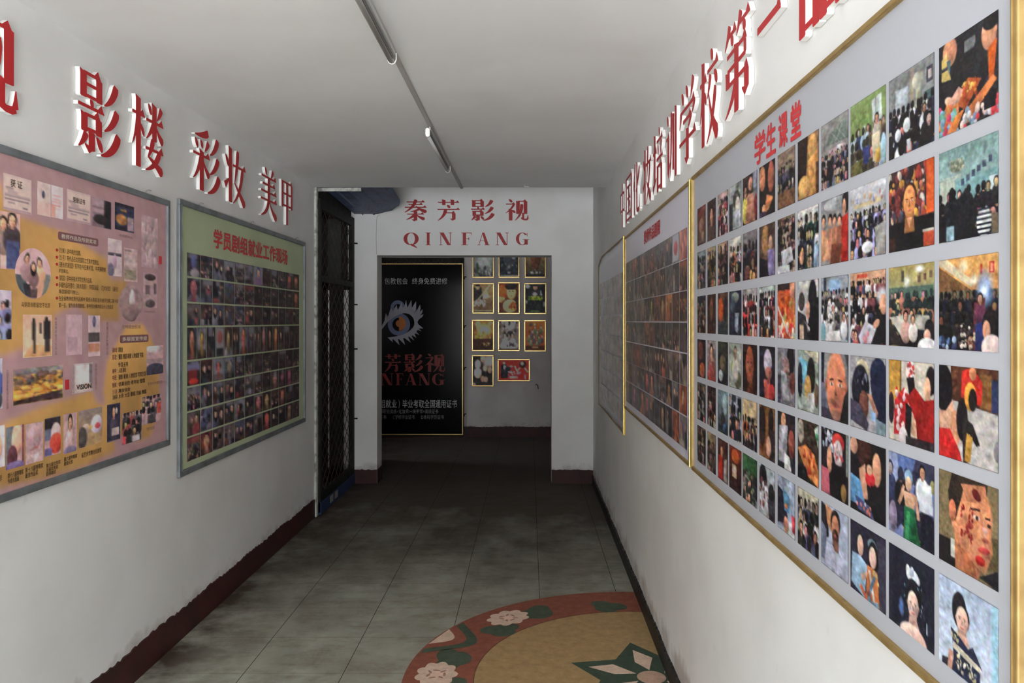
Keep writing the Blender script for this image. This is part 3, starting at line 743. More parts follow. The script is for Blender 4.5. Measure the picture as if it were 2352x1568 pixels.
p = Pic(16, 24, (120, 100, 108), 6); p.b(0, 0, .65, .5, (150, 125, 132)).b(.62, 0, 1, 1, (30, 26, 30)).e(.45, .72, .4, .18, (42, 36, 36)).b(0, .3, .65, .33, (60, 50, 55)); B1photo(213, 257, 452, 518, p.grain(4, 8))
p = Pic(16, 24, (45, 48, 70), 7); p.b(0, 0, 1, .12, (32, 28, 30)).b(.3, .2, .6, .28, (150, 120, 60)).e(.35, .6, .3, .2, (130, 85, 55)).b(.65, .45, 1, .95, (150, 130, 138)).b(0, .85, .6, 1, (36, 32, 36)); B1photo(265, 309, 463, 526, p.grain(5, 14))
p = Pic(18, 44, (160, 134, 140), 8); p.sp(40, .05, .05, .95, .95, [(150, 125, 128), (168, 142, 146), (142, 122, 120)], .05, .14); B1photo(326, 363, 492, 612, p.grain(2, 6))
text(bd, 'caption', '百花奖作品', lx_(275), ly_(275, 543), lx_(305), ly_(275, 537), .0088, M['text_grey'])
# group photo at the left edge, oval portrait, right-hand column
p = Pic(30, 36, (190, 150, 140), 9); p.person(.35, .26, .1, (150, 130, 140)); p.person(.62, .2, .1, (120, 100, 90)); p.b(.3, .55, .55, 1, (60, 66, 100)); p.person(.82, .12, .11, (60, 50, 55)); p.b(.68, .5, .98, 1, (70, 76, 110)); B1photo(-60, 48, 470, 610, p.grain(4, 8))
def oval(xc, yc, xa, xb, yt, yb, p, name='photo'):
    X0, X1 = lx_(xa), lx_(xb); T, Bt = ly_(xc, yt), ly_(xc, yb); cx, cy = (X0 + X1) / 2, (T + Bt) / 2
    o = p.mesh(bd, name, X0, Bt, X1, T, .0080, G1, M['print']); me = o.data
    for v in me.vertices:   # square grid mapped to an ellipse
        a, b_ = (v.co.x - cx) / ((X1 - X0) / 2), (v.co.y - cy) / ((T - Bt) / 2)
        v.co.x = cx + a * math.sqrt(max(0, 1 - b_ * b_ / 2)) * (X1 - X0) / 2; v.co.y = cy + b_ * math.sqrt(max(0, 1 - a * a / 2)) * (T - Bt) / 2
    return o
p = Pic(28, 30, (186, 150, 152), 10); p.b(0, .55, .3, 1, (70, 76, 80)).b(.8, .5, 1, 1, (110, 112, 108)); p.person(.3, .2, .085, (140, 108, 112)); p.person(.68, .26, .085, (196, 146, 120)); p.person(.5, .36, .075, (110, 82, 84), long=True); p.b(.2, .72, .4, 1, (46, 42, 46)).b(.4, .8, .62, 1, (80, 60, 62)).b(.62, .7, .82, 1, (186, 138, 116)); oval(78, 628, 36, 118, 570, 686, p.grain(4, 6))
p = Pic(12, 34, (184, 164, 166), 11); p.b(0, .38, 1, .46, (66, 58, 66)).e(.2, .85, .25, .2, (96, 88, 104)).e(.5, .6, .12, .2, (150, 120, 140)); B1photo(249, 281, 546, 632, p.grain(3, 6))
p = Pic(12, 34, (166, 142, 140), 12); p.b(.05, .04, .5, .1, (130, 108, 108)).b(0, .65, .9, .95, (130, 116, 102)).b(.1, .2, .8, .5, (172, 150, 150)); B1photo(286, 317, 568, 645, p.grain(2, 8))
p = Pic(20, 24, (140, 116, 116), 13); p.e(.55, .4, .12, .3, (178, 160, 158)).e(.4, .8, .5, .3, (124, 100, 100)); oval(301, 697, 275, 328, 655, 738, p.grain(3, 8))
p = Pic(14, 30, (164, 136, 138), 14); p.e(.5, .12, .4, .1, (60, 50, 50)).b(.15, .35, .5, .62, (100, 80, 84)).b(.75, .3, .95, .6, (90, 76, 80)).e(.5, .88, .35, .12, (76, 66, 66)); B1photo(330, 362, 625, 706, p.grain(3, 8))
text(bd, 'caption', '与学员合影留念于北京', lx_(50), ly_(50, 705), lx_(116), ly_(50, 693), .0088, M['text_dark'])
text(bd, 'caption', '中央美院留影', lx_(332), ly_(332, 718), lx_(357), ly_(332, 713), .0088, M['text_grey'])
text(bd, 'caption', '在电视台化妆', lx_(281), ly_(281, 755), lx_(324), ly_(281, 746), .0088, M['text_grey'])
for (x, y) in ((366, 606), (151, 895)):
    mb = MB(); a, b_ = lx_(x), ly_(x, y); mb.box(a, b_, .0075, a + .028 * (1 if x > 200 else .9), b_ + .036, .0082); mb.build('red_seal', M['red_ink'], bd)
# plum label and the bulleted list
def label_plate(x0, x1, yt, yb, body):
    X0, X1 = lx_(x0), lx_(x1); T, Bt = ly_(x0, yt), ly_(x0, yb); r_ = (T - Bt) * .28; pts = []
    for cx, cy, a0 in ((X1 - r_, T - r_, 0), (X0 + r_, T - r_, 90), (X0 + r_, Bt + r_, 180), (X1 - r_, Bt + r_, 270)):
        for k in range(5): t = math.radians(a0 + k * 22.5); pts.append((cx + r_ * math.cos(t), cy + r_ * math.sin(t)))
    mb = MB(); mb.poly(pts, .0074, .0080); lp = mb.build('label_plate', M['label_plum'], bd)
    text(lp, 'lettering', body, X0 + (X1 - X0) * .07, Bt + (T - Bt) * .22, X1 - (X1 - X0) * .06, T - (T - Bt) * .22, .0086, M['cream'], .018)
label_plate(135, 227, 531, 550, '教师作品及所获奖项')
label_plate(277, 342, 770, 788, '多层面宣传报')
LINES = [('《父亲》选中南方龙展。', 1, 187, 568, 580), ('《父子》等作品在北京国际工艺美术馆展出。', 1, 229, 584, 597), ('《逝去的家园》系列在今日美术馆、中央美院美', 1, 244, 600, 613), ('术馆展出。', 0, 159, 616, 626),
         ('《家园》获中央美术学院优秀作品展。', 1, 213, 631, 644), ('多幅作品刊登在《美术观察》《中国油画》《艺术状态》《画刊》', 1, 272, 647, 660), ('等国家级刊物上。', 0, 183, 664, 674),
         ('在全省教师优秀作品展中 荣获头等奖 连年被评为第二届十佳', 1, 272, 679, 690), ('第一名，曾为各影视剧组、各电视台美术组设计人物造型', 0, 261, 695, 706)]
for body, dot, xe, yt, yb in LINES:
    text(bd, 'text_line', body, lx_(136), ly_(136, yb), lx_(xe), ly_(136, yt), .0084, M['text_dark'], .006)
    if dot:
        mb = MB(); cx, cy = lx_(132), ly_(132, (yt + yb) / 2); mb.poly([(cx + .0065 * math.cos(t), cy + .0055 * math.sin(t)) for t in np.linspace(0, 2 * math.pi, 12, endpoint=False)], .0076, .0084); mb.build('bullet', M['red_ink'], bd)
COURSE = [('基本班', '影楼化妆', 259, 283, 810, 798), ('彩妆：', '摄影 晚宴 新娘 人物造型 写真', 259, 330, 827, 814), ('', '节目主持', 272, 295, 843, 832), ('美甲：', '人造 彩绘', 259, 290, 858, 847), ('中班：', '摄影 新娘 人物造型 写真古装', 259, 336, 874, 862), ('特效：', '仿真创伤 老年妆 塑型', 259, 334, 890, 879), ('少儿班', '舞台化妆', 259, 300, 905, 895), ('', '油彩 水彩 大型 剧组 戏曲 舞蹈', 259, 337, 918, 907)]
for a, b_, x0, xe, yb, yt in COURSE:
    if a: text(bd, 'text_line', a, lx_(x0), ly_(x0, yb), lx_(x0 + 11), ly_(x0, yt), .0084, M['text_plum'], .012)
    xs = x0 + (14 if a else 0)
    text(bd, 'text_line', b_, lx_(xs), ly_(x0, yb), lx_(xe), ly_(x0, yt), .0084, M['text_dark'], .012)
# middle photo row
p = Pic(24, 30, (212, 172, 150), 15); p.g((200, 150, 130), (215, 180, 150)).p([(0, 1), (.3, .7), (1, .75), (1, 1)], (190, 140, 100)); p.e(.36, .12, .05, .05, (40, 36, 36)).b(.3, .16, .43, .6, (44, 38, 38)).b(.34, .6, .42, .92, (60, 50, 48)).e(.8, .1, .06, .06, (40, 36, 36)).b(.7, .14, .95, .58, (40, 36, 38)).b(.74, .58, .92, .9, (54, 46, 46)).b(.55, .2, .63, .45, (66, 56, 54)); B1photo(54, 121, 722, 822, p.grain(3, 5))
p = Pic(16, 28, (172, 142, 148), 16); p.b(.1, .55, .7, .9, (158, 128, 136)); B1photo(153, 190, 722, 816, p.grain(2, 4))
p = Pic(14, 30, (180, 156, 160), 17); p.e(.5, .15, .15, .14, (80, 76, 100)).b(0, .42, 1, .65, (74, 66, 66)).b(0, .68, 1, .9, (160, 110, 90)); B1photo(204, 231, 724, 819, p.grain(3, 6))
p = Pic(34, 26, (150, 110, 64), 18); p.b(0, 0, 1, .2, (120, 110, 112)).sp(60, 0, .15, 1, .5, [(90, 70, 60), (140, 100, 60), (70, 60, 60), (170, 120, 60)], .04, .1, .8).sp(60, 0, .45, 1, .85, [(190, 130, 60), (160, 105, 50), (200, 140, 70), (120, 80, 50)], .05, .13, .6).p([(0, .88), (1, .72), (1, 1), (0, 1)], (60, 46, 44)); B1photo(32, 146, 848, 932, p.grain(5, 16))
p = Pic(18, 24, (166, 150, 150), 19); p.b(0, 0, .1, 1, (140, 120, 122)).b(.8, .05, 1, .9, (110, 100, 106)).b(.15, .05, .8, .7, (196, 184, 182)).b(.15, .7, .9, .95, (186, 160, 158)); B1photo(167, 215, 836, 905, p.grain(2, 6))
text(bd, 'caption', 'VISION', lx_(176), ly_(176, 896), lx_(210), ly_(176, 884), .0092, M['text_dark'], .03)
p = Pic(22, 30, (176, 160, 172), 20); p.crowd(.3, 1, 3, [(120, 120, 150), (90, 90, 120)], r0=.07, r1=.1); B1photo(-60, 28, 662, 782, p.grain(4, 8))
p = Pic(16, 34, (176, 170, 186), 21); p.e(.6, .5, .5, .3, (90, 96, 150)).sp(10, 0, .3, 1, 1, [(150, 150, 170), (70, 80, 130), (60, 60, 66)], .1, .2); B1photo(-40, 7, 826, 945, p.grain(3, 8))
for (x, yt, yb, bdy) in ((16, 850, 940, '江西卫视形象设计作品展'), (127, 728, 815, '中国美术馆写生作品'), (245, 740, 815, '形象设计大赛作品'), (219, 835, 895, '画册作品展示')):
    text(bd, 'caption', bdy, lx_(x), ly_(x, yb), lx_(x + 5), ly_(x, yt), .0086, M['text_grey'], vertical=True)
# bottom row of face and portrait pictures
SK, LAV = (196, 150, 128), (170, 138, 140)
def low(seed, f): p = Pic(20, 30, LAV, seed); f(p); return p.grain(4, 8)
B1photo(-40, 13, 985, 1085, low(22, lambda p: p.b(0, 0, 1, 1, (190, 180, 190)).e(.4, .5, .5, .4, SK)))
B1photo(15, 57, 982, 1080, low(23, lambda p: p.b(0, 0, .4, 1, (100, 104, 110)).e(.6, .35, .3, .4, SK).e(.35, .75, .28, .3, (80, 44, 52)).b(.9, 0, 1, 1, (110, 50, 56)).e(.5, 1, .6, .16, (100, 84, 120))))
B1photo(60, 101, 975, 1068, low(24, lambda p: p.e(.5, .35, .4, .3, (160, 128, 132)).p([(.1, .7), (.8, .55), (.7, .65)], (160, 100, 90)).p([(.3, .8), (.9, .75), (.5, 1)], (196, 170, 172))))
B1photo(104, 141, 962, 1050, low(25, lambda p: p.b(0, 0, 1, .3, (40, 34, 40)).b(0, .3, .4, .6, (90, 90, 110)).e(.7, .4, .3, .25, (186, 150, 150)).e(.7, .7, .4, .28, (176, 62, 50)).b(0, .8, .45, 1, (96, 84, 130))))
B1photo(147, 178, 952, 1043, low(26, lambda p: p.person(.5, .22, .17, (170, 136, 138)).e(.5, .95, .5, .12, (110, 96, 120))))
B1photo(182, 236, 944, 1030, low(27, lambda p: p.g((130, 116, 112), (160, 130, 92)).e(.75, .45, .25, .25, (180, 164, 180)).e(.3, .5, .14, .12, (180, 150, 140)).e(.15, .75, .2, .3, (70, 62, 62)).e(.8, .5, .12, .08, (170, 64, 62)).e(.5, .5, .06, .05, (196, 150, 70))))
for x0, xe, yt, yb, bdy in ((19, 55, 1087, 1112, '第十八届特等奖\n作者肖像画'), (59, 100, 1074, 1099, '第十八届特等奖\n最佳作品奖'), (107, 140, 1065, 1094, '第六届优秀奖\n五届优秀奖\n获得最佳'), (148, 178, 1050, 1070, '最六届特等奖\n最佳化妆'), (188, 234, 1040, 1052, '省艺术节舞台化妆奖'), (-30, 6, 1100, 1130, '作品展示\n优秀奖')):
    text(bd, 'caption', bdy, lx_(x0), ly_(x0, yb), lx_(xe), ly_(x0, yt), .0084, M['text_dark'], .012)
B1photo(247, 278, 930, 1017, low(28, lambda p: p.b(0, 0, 1, 1, (44, 42, 60)).person(.5, .2, .14, (60, 54, 66)).e(.7, .2, .08, .08, (190, 170, 160)).b(.35, .65, .9, .85, (170, 150, 150))))
B1photo(282, 327, 950, 1022, low(29, lambda p: p.crowd(.05, .7, 3, [(70, 66, 74), (50, 46, 50), (120, 60, 62)], r0=.07, r1=.1).b(0, .75, .18, 1, (190, 70, 76)).b(.5, .8, .9, 1, (190, 176, 180)).e(.3, .85, .1, .12, (40, 38, 40))))
B1photo(327, 371, 912, 977, low(30, lambda p: p.crowd(.05, .6, 3, [(150, 120, 124), (70, 66, 72)], r0=.07, r1=.1).b(.8, .3, 1, .7, (170, 70, 56)).b(.3, .7, .6, 1, (70, 62, 66))))
B1photo(338, 376, 795, 862, low(31, lambda p: p.e(.4, .1, .4, .14, (186, 172, 170)).b(0, .45, 1, .6, (140, 116, 120)).e(.5, .85, .6, .25, (52, 50, 64))))
text(bd, 'caption', '学员与专家合影', lx_(340), ly_(340, 886), lx_(374), ly_(340, 878), .0084, M['text_grey'])
text(bd, 'caption', '学员毕业照', lx_(338), ly_(338, 990), lx_(356), ly_(338, 982), .0084, M['text_grey'])
hooks(bd, [lx_(338)], H1)

# ================================================================ left wall, green board of 100 small photos
Ya, Yb, Za, Zb = LY(405), LY(697), 0.79, 2.13
W2, H2 = Yb - Ya, Zb - Za
gb = root('notice_board', 'left', (XL, Ya, Za))
tag(gb, 'green photo board with rows of dark snapshots under a red title', 'notice board', 'display boards on the left wall')
frame_mesh(gb, 'frame', W2, H2, 0.028, 0.018, 'alu'); panel(gb, W2, H2, 0.006, 'panel_green')
def gx(x): return LY(x, XL + .007) - Ya
DARK = [(44, 36, 38), (58, 44, 42), (36, 34, 44), (70, 56, 54), (30, 26, 28), (62, 42, 38), (48, 50, 58), (84, 70, 68), (40, 32, 36)]
NEAR = DARK + [(116, 110, 116), (92, 84, 90), (120, 60, 56), (72, 74, 90)]
FAR = [(44, 33, 33), (54, 38, 36), (36, 28, 30), (62, 42, 38), (48, 36, 38), (66, 54, 52)]
rows_z = [(577, 633), (635, 692), (694, 748), (750, 827), (829, 887), (889, 945), (947, 1003), (1005, 1061)]
gx0, gx1 = gx(429), gx(687); seed = 100
for ri, (yt, yb) in enumerate(rows_z):
    n = 16 if ri == 3 else 12; Yr = LY(429, XL + .007)
    t, bt = HZ(yt, Yr) - Za, HZ(yb, Yr) - Za; pw = (gx1 - gx0) / n
    for ci in range(n):
        seed += 1; fr = ci / n
        pal = NEAR if fr < .5 else FAR
        p = Pic(max(5, int(10 - 6 * fr)), 12, pal[seed % len(pal)], seed)
        kind = ['crowd', 'duo', 'stand', 'abstract', 'face'][p.r.randint(5)] if ri != 3 else ['stand', 'duo', 'face'][p.r.randint(3)]
        random_pic(p, kind, pal)
        if p.r.rand() < .28: p.b(p.r.rand() * .6, 0, p.r.uniform(.6, 1), p.r.uniform(.1, .35), (120, 118, 122), .8)
        if ri == 0 and ci == 6: p.b(0, 0, 1, 1, (120, 120, 130)).person(.5, .3, .22, (110, 80, 110), hair=(40, 36, 60)).grain(4, 8)
        if ri == 0 and ci == 0: p.e(.5, .35, .2, .3, (80, 84, 120)).e(.6, .85, .35, .2, (140, 128, 128))
        if ri == 3 and ci == 3: p.b(0, 0, 1, 1, (130, 122, 124)).e(.5, .35, .35, .22, (130, 70, 62)).b(.1, .7, .9, 1, (26, 24, 28))
        if ri == 4 and ci == 0: p.b(0, .1, 1, .4, (110, 104, 130)).b(.1, .35, .8, .75, (110, 40, 38)).e(.5, .85, .4, .12, (170, 50, 40))
        p.mesh(gb, 'photo', gx0 + pw * ci + .003, bt, gx0 + pw * (ci + 1) - .003, t - .005, 0.0075, (1.75, 1.85, 2.05), M['print'])
text(gb, 'title', '学员剧组就业工作现场', gx(490), HZ(570, LY(490)) - Za, gx(660), HZ(525, LY(490)) - Za, .0085, M['red_ink'], .028, spacing=1.02)
hooks(gb, [gx(459), gx(577), gx(680)], H2)

# ================================================================ right wall, nearest big board
XB = XR - 0.010
def rY(x): return RY(x, XB)
Yl, Yn, Za, Zb = RY(1590, XR - .012), RY(2344, XR - .012), 0.998, 2.069
W3, H3 = Yl - Yn, Zb - Za
rb = root('photo_board', 'right', (XR, Yl, Za))
tag(rb, 'large white photo board nearest the viewer in a gold frame', 'photo board', 'gold-framed photo boards on the right wall')
frame_mesh(rb, 'frame', W3, H3, 0.013, 0.016, 'gold'); panel(rb, W3, H3, 0.008, 'panel_white')
def rx(x): return Yl - rY(x)
colx = [1601, 1624, 1648, 1674, 1705, 1743, 1785, 1831, 1885, 1952, 2040, 2155]
colx2 = [1620, 1643, 1671, 1702, 1738, 1779, 1825, 1879, 1947, 2033, 2144, 2291]
rowz = [(1.940, 1.808), (1.785, 1.654), (1.629, 1.500), (1.477, 1.345), (1.325, 1.193), (1.172, 1.045)]
K, WH, SKN, BRN = (22, 20, 24), (205, 203, 206), (196, 142, 112), (92, 52, 38)
def S_(f, *a): return lambda p: f(p, *a)
def cr(top, shirts, y0=.3, rows=5, r0=.03, r1=.08, dark=K, back=.6):
    return lambda p: p.b(0, 0, 1, 1, top).crowd(y0, 1, rows, shirts, dark=dark, r0=r0, r1=r1, back=back)
# --- last four columns drawn picture by picture
def a11(p): p.b(0, 0, 1, 1, (128, 130, 130)).p([(.16, .18), (.45, .2), (.45, .5), (.16, .46)], (172, 178, 186)).b(.5, .02, .58, .4, (150, 138, 120)).e(.66, .2, .12, .1, (166, 164, 150)).b(.62, .3, .72, .62, (168, 160, 136)).b(.84, .12, .97, .3, (60, 60, 70)).b(.88, .16, .95, .26, (190, 170, 170)).b(.8, .38, 1, .62, (70, 94, 96)).crowd(.45, 1, 5, [K, (30, 30, 40), (40, 40, 66), (200, 204, 210)], r0=.04, r1=.085, back=.9).e(.42, .66, .08, .09, (205, 208, 214)).e(.22, .74, .07, .08, (196, 200, 208)).p([(.42, .84), (.5, .84), (.52, .98), (.44, .98)], (190, 196, 204))
def a12(p):
    p.b(0, 0, 1, 1, (34, 31, 34)).b(.46, .1, .64, .22, (110, 110, 112)).e(.2, .12, .13, .16, (190, 130, 100)).p([(.05, .16), (.14, .1), (.22, .42), (.05, .4)], (206, 180, 110)).p([(.14, .2), (.22, .2), (.2, .38)], (90, 120, 130)).b(.0, .26, .16, .30, (60, 60, 70))
    p.p([(.72, .0), (1, 0), (1, .7), (.5, .62), (.58, .3)], (40, 38, 42)).e(.86, .17, .12, .17, (202, 140, 112)).e(.9, .06, .14, .09, (26, 24, 26)).p([(.84, .32), (.98, .26), (.93, .68), (.86, .66)], (196, 88, 34))
    p.p([(.28, .7), (.52, .5), (.74, .58), (.48, .82)], (176, 84, 44)).sp(22, .34, .54, .66, .74, [(206, 140, 60), (170, 70, 40), (210, 170, 90)], .012, .03, .8).p([(.1, .72), (.36, .54), (.44, .6), (.24, .86)], (206, 150, 130)).e(.2, .66, .1, .05, (210, 158, 136), 30).e(.62, .82, .16, .05, (204, 150, 132), -30)
    p.sp(60, 0, .74, .34, 1, [(90, 140, 120), (200, 90, 60), (190, 120, 70), (110, 150, 170), (180, 60, 90)], .02, .05).p([(.3, .84), (.46, .8), (.32, 1), (.14, 1)], (212, 124, 64)).p([(.44, .86), (.92, .6), (.98, .66), (.5, .98)], (206, 120, 70)).sp(34, .4, .84, 1, 1, [(210, 180, 170), (200, 60, 70), (196, 190, 196), (110, 130, 150)], .02, .05).b(.78, .78, .96, .92, (28, 26, 30))
def b11(p):
    p.b(0, 0, 1, 1, (60, 40, 40)).sp(130, 0, 0, .84, .62, [(150, 60, 50), (190, 180, 170), (60, 60, 76), (190, 140, 60), (110, 50, 50), (40, 30, 34), (170, 100, 80)], .02, .055).b(.84, 0, 1, .64, (206, 88, 40)).p([(0, .66), (1, .62), (1, 1), (0, 1)], (24, 21, 24)).e(.5, .95, .34, .36, (20, 18, 21))
    p.face(.48, .42, .17, (212, 138, 84), (58, 30, 24)).p([(.42, .62), (.54, .62), (.48, .74)], (210, 150, 110)).b(.78, .82, 1, 1, (176, 70, 46)).b(.76, .80, 1, .83, (190, 180, 170)).b(0, .82, .16, 1, (60, 40, 30))
def b12(p):
    p.g((120, 148, 146), (138, 166, 164), 0, .35).b(0, .35, 1, .6, (120, 158, 160)).b(.0, .30, .4, .34, (170, 180, 172)).b(.02, .34, .3, .6, (176, 184, 170)).e(.32, .2, .12, .07, (120, 122, 104)).sp(24, .22, .14, .44, .26, [(170, 168, 146), (100, 108, 94)], .012, .022)
    for k in range(6): p.b(.4 + k * .09, .36 - k * .03, .46 + k * .09, .43 - k * .03, (62, 72, 92))
    p.b(.86, .42, .98, .56, (206, 222, 226)); p.crowd(.5, 1, 4, [K, (26, 26, 32), (34, 32, 36)], r0=.04, r1=.07, back=.8)
    p.e(.24, .52, .06, .1, (18, 17, 20)).p([(.12, .58), (.34, .58), (.3, .86), (.14, .86)], (26, 30, 36)).b(.14, .84, .28, 1, (146, 178, 190)).e(.46, .8, .18, .3, (24, 24, 28)).e(.78, .86, .12, .16, (206, 208, 206))
    for k in range(6): p.b(.66, .72 + k * .05, .9, .745 + k * .05, (30, 34, 48))
    p.e(.77, .66, .055, .07, (24, 22, 26)).b(.9, .8, 1, 1, (110, 96, 80))
def c12(p):
    p.g((214, 160, 96), (196, 140, 84), 0, .4).p([(0, .06), (.6, .34), (.6, .26), (.14, 0), (0, 0)], (206, 190, 160)).p([(0, .08), (.58, .36), (0, .36)], (120, 84, 52)).e(.44, .1, .07, .06, (240, 220, 180), soft=.5).e(.62, .25, .05, .05, (236, 226, 200), soft=.5).b(.72, .1, .76, .2, (190, 60, 50)).b(.86, .08, .94, .2, (190, 56, 50)).b(.88, .1, .92, .18, (220, 150, 120))
    p.b(0, .36, 1, .5, (96, 92, 74)); p.crowd(.4, 1, 5, [(26, 24, 28), (36, 32, 30), (24, 28, 44)], r0=.035, r1=.07, dark=(20, 18, 20), skin=(120, 84, 64), back=.75)
    p.e(.79, .36, .11, .16, (140, 170, 220), soft=.5).e(.79, .36, .05, .09, (205, 220, 240), soft=.5).p([(.62, .5), (.8, .44), (.78, 1), (.6, 1)], (96, 46, 48)).person(.72, .45, .05, (80, 40, 60)).sp(36, .36, .72, .66, 1, [(196, 186, 176), (60, 50, 52), (170, 150, 130), (40, 36, 40)], .015, .035, .8).p([(.64, .72), (.86, .66), (.82, 1), (.64, 1)], (40, 50, 100)).e(.88, .72, .13, .16, (26, 22, 26)).e(.82, .78, .06, .1, SKN).e(.9, .96, .16, .14, (200, 180, 176)).sp(20, 0, .88, .3, 1, [(80, 110, 150), (150, 170, 190), (40, 50, 80)], .015, .04)
def c11(p):
    p.g((170, 150, 92), (160, 158, 116), 0, .3).b(0, .26, 1, .42, (86, 108, 98)).b(.3, .06, .36, .2, (70, 70, 60)).e(.42, .2, .06, .06, (226, 230, 222), soft=.5).e(.7, .06, .08, .04, (220, 226, 220), soft=.5)
    for k in range(3): p.b(.66 + k * .12, .14 - k * .02, .72 + k * .12, .22 - k * .02, (110, 80, 70))
    p.crowd(.36, .8, 4, [(30, 36, 40), (180, 150, 90), (150, 96, 80), K], r0=.035, r1=.055, dark=(34, 46, 46), back=.75).p([(0, .64), (.45, .6), (.7, .72), (.36, .94), (.05, .66)], (190, 184, 172)).p([(.3, .6), (.9, .62), (.95, .8), (.6, .78)], (176, 170, 160)).person(.4, .62, .06, (180, 140, 130)).person(.56, .66, .05, (206, 196, 190)).p([(0, .7), (.06, .7), (.36, 1), (.0, 1)], (46, 40, 40)).e(.9, .78, .1, .12, (22, 22, 28)).e(.86, .86, .07, .08, (200, 150, 130)).e(.86, 1, .2, .12, (206, 200, 204))
def c10(p): cr((206, 160, 130), [(150, 70, 70), WH, (60, 60, 90), (110, 60, 66), K], .14, 5, .03, .06)(p); p.b(.2, .03, .5, .08, (200, 70, 50)).e(.9, .35, .14, .1, (206, 210, 220), soft=.5).p([(.62, .95), (.8, .55), (1, .4), (1, 1)], (24, 22, 26)).e(.94, .46, .1, .14, (190, 140, 116)).p([(.25, .9), (.45, .68), (.75, .78), (.6, 1), (.3, 1)], (200, 196, 206)).e(.75, .72, .1, .05, (196, 146, 122), -30).sp(6, .3, .78, .6, .98, [(196, 120, 130), (150, 150, 170)], .03, .06)
def c9(p): p.b(0, 0, 1, 1, (150, 154, 164)).b(.3, .05, .72, .26, (140, 170, 200)).b(.1, .0, .2, .25, (70, 76, 90)).crowd(.24, .7, 4, [(70, 70, 84), (120, 110, 110), WH], r0=.035, r1=.055).sp(26, .2, .4, .7, .85, [(196, 190, 184), (206, 202, 200), (60, 56, 60), (130, 120, 110)], .03, .07, .7).p([(.2, .86), (.7, .82), (.74, .98), (.18, 1)], (208, 206, 206)).person(.85, .62, .06, (206, 206, 212)).e(.08, .85, .1, .14, (110, 150, 160))
def d12(p):
    p.b(0, 0, 1, 1, (190, 184, 180)).p([(.22, 0), (1, 0), (1, .44), (.2, .36)], (84, 50, 34)).b(.72, .06, .9, .4, (120, 82, 44)).b(.9, .1, 1, .42, (46, 56, 90)).p([(.42, .04), (.6, 0), (.76, .14), (.74, .38), (.4, .32)], (188, 44, 36)).e(.56, .3, .1, .15, (206, 140, 60)).e(.6, .33, .07, .12, (30, 24, 22)).e(.6, .06, .06, .07, (200, 130, 90))
    p.e(.08, .24, .17, .26, (16, 15, 20)).e(.14, .48, .12, .2, (20, 18, 22)).p([(.12, .5), (.26, .36), (.3, .62), (.2, .72), (0, .7), (0, .5)], (214, 164, 138)).p([(.22, .5), (.4, .44), (.42, .7), (.32, .9), (.2, .8)], (208, 146, 112)).p([(0, .7), (.2, .68), (.38, .9), (.42, 1), (0, 1)], (200, 38, 38)).e(.42, .56, .1, .22, (24, 20, 24)).p([(.44, .52), (.6, .58), (.72, .78), (.66, .8), (.54, .68), (.56, .98), (.44, 1), (.42, .7)], (34, 28, 28)).p([(.5, .68), (.6, .72), (.56, .98), (.46, .98)], (190, 140, 64)).e(.98, .8, .05, .1, (110, 104, 110))
def d11(p):
    p.b(0, 0, 1, 1, (196, 186, 172)).b(0, 0, .26, .5, (190, 142, 66)).b(.26, 0, .3, .5, (110, 80, 40)).e(.5, .12, .1, .13, (210, 190, 186)).sp(16, .42, .02, .58, .2, [(190, 60, 60), (206, 200, 200), (150, 70, 70)], .014, .03).p([(.42, .2), (.58, .18), (.64, .5), (.5, .5)], (24, 20, 24)).p([(.14, .5), (.36, .32), (.46, .4), (.42, .9), (.12, .92)], (196, 40, 44)).sp(18, .14, .36, .42, .88, [(206, 180, 180), (160, 40, 46)], .02, .045).e(.93, .2, .1, .17, (22, 18, 22)).e(.86, .3, .07, .14, (214, 160, 130)).p([(.42, .44), (.6, .3), (.8, .44), (1, .4), (1, 1), (.66, 1), (.62, .7)], (150, 28, 26)).p([(.4, .5), (.54, .56), (.5, .98), (.38, .96)], (28, 22, 26)).p([(.52, .86), (.56, .6), (.62, .76), (.62, .9)], (214, 160, 130)).e(.06, .6, .07, .2, (40, 30, 34)).e(.34, .92, .1, .12, (190, 180, 180)).b(.4, .9, 1, 1, (44, 36, 40))
def d10(p):
    p.b(0, 0, 1, 1, (160, 156, 160)).e(.35, .2, .2, .16, (190, 180, 150)).e(.3, .45, .26, .34, (26, 26, 38)).sp(24, .14, .2, .55, .6, [(60, 60, 76), (18, 18, 24), (120, 120, 140)], .02, .04).e(.8, .2, .22, .2, (28, 32, 56)).p([(.58, .3), (1, .28), (1, .9), (.7, .8)], (26, 30, 54)).e(.4, .66, .14, .2, (96, 58, 48)).p([(.5, .5), (.62, .5), (.8, .72), (.76, .8)], (160, 112, 90)).p([(.0, .6), (.3, .66), (.55, .9), (.5, 1), (0, .9)], (70, 64, 84)).b(.6, .72, .74, .84, (150, 180, 220)).p([(.74, .8), (1, .84), (1, 1), (.74, 1)], (120, 140, 150))
def d9(p): p.b(0, 0, 1, 1, (60, 56, 60)).b(0, 0, .2, .45, (30, 34, 50)).p([(.12, .0), (.4, .0), (.3, .7), (.1, .9)], (130, 128, 136)).p([(0, .45), (.22, .5), (.3, .95), (0, .9)], (110, 108, 130)).e(.55, .42, .44, .5, (112, 112, 116)).face(.56, .47, .45, (206, 126, 96), (120, 118, 120), neck=False).e(.56, .72, .22, .07, (120, 74, 66), soft=.5, al=.6).e(.56, .93, .22, .08, (130, 96, 84), soft=.5, al=.8).p([(.86, .6), (1, .5), (1, 1), (.7, 1)], (34, 32, 34)).p([(0, .84), (.3, .84), (.45, 1), (0, 1)], (60, 54, 70))
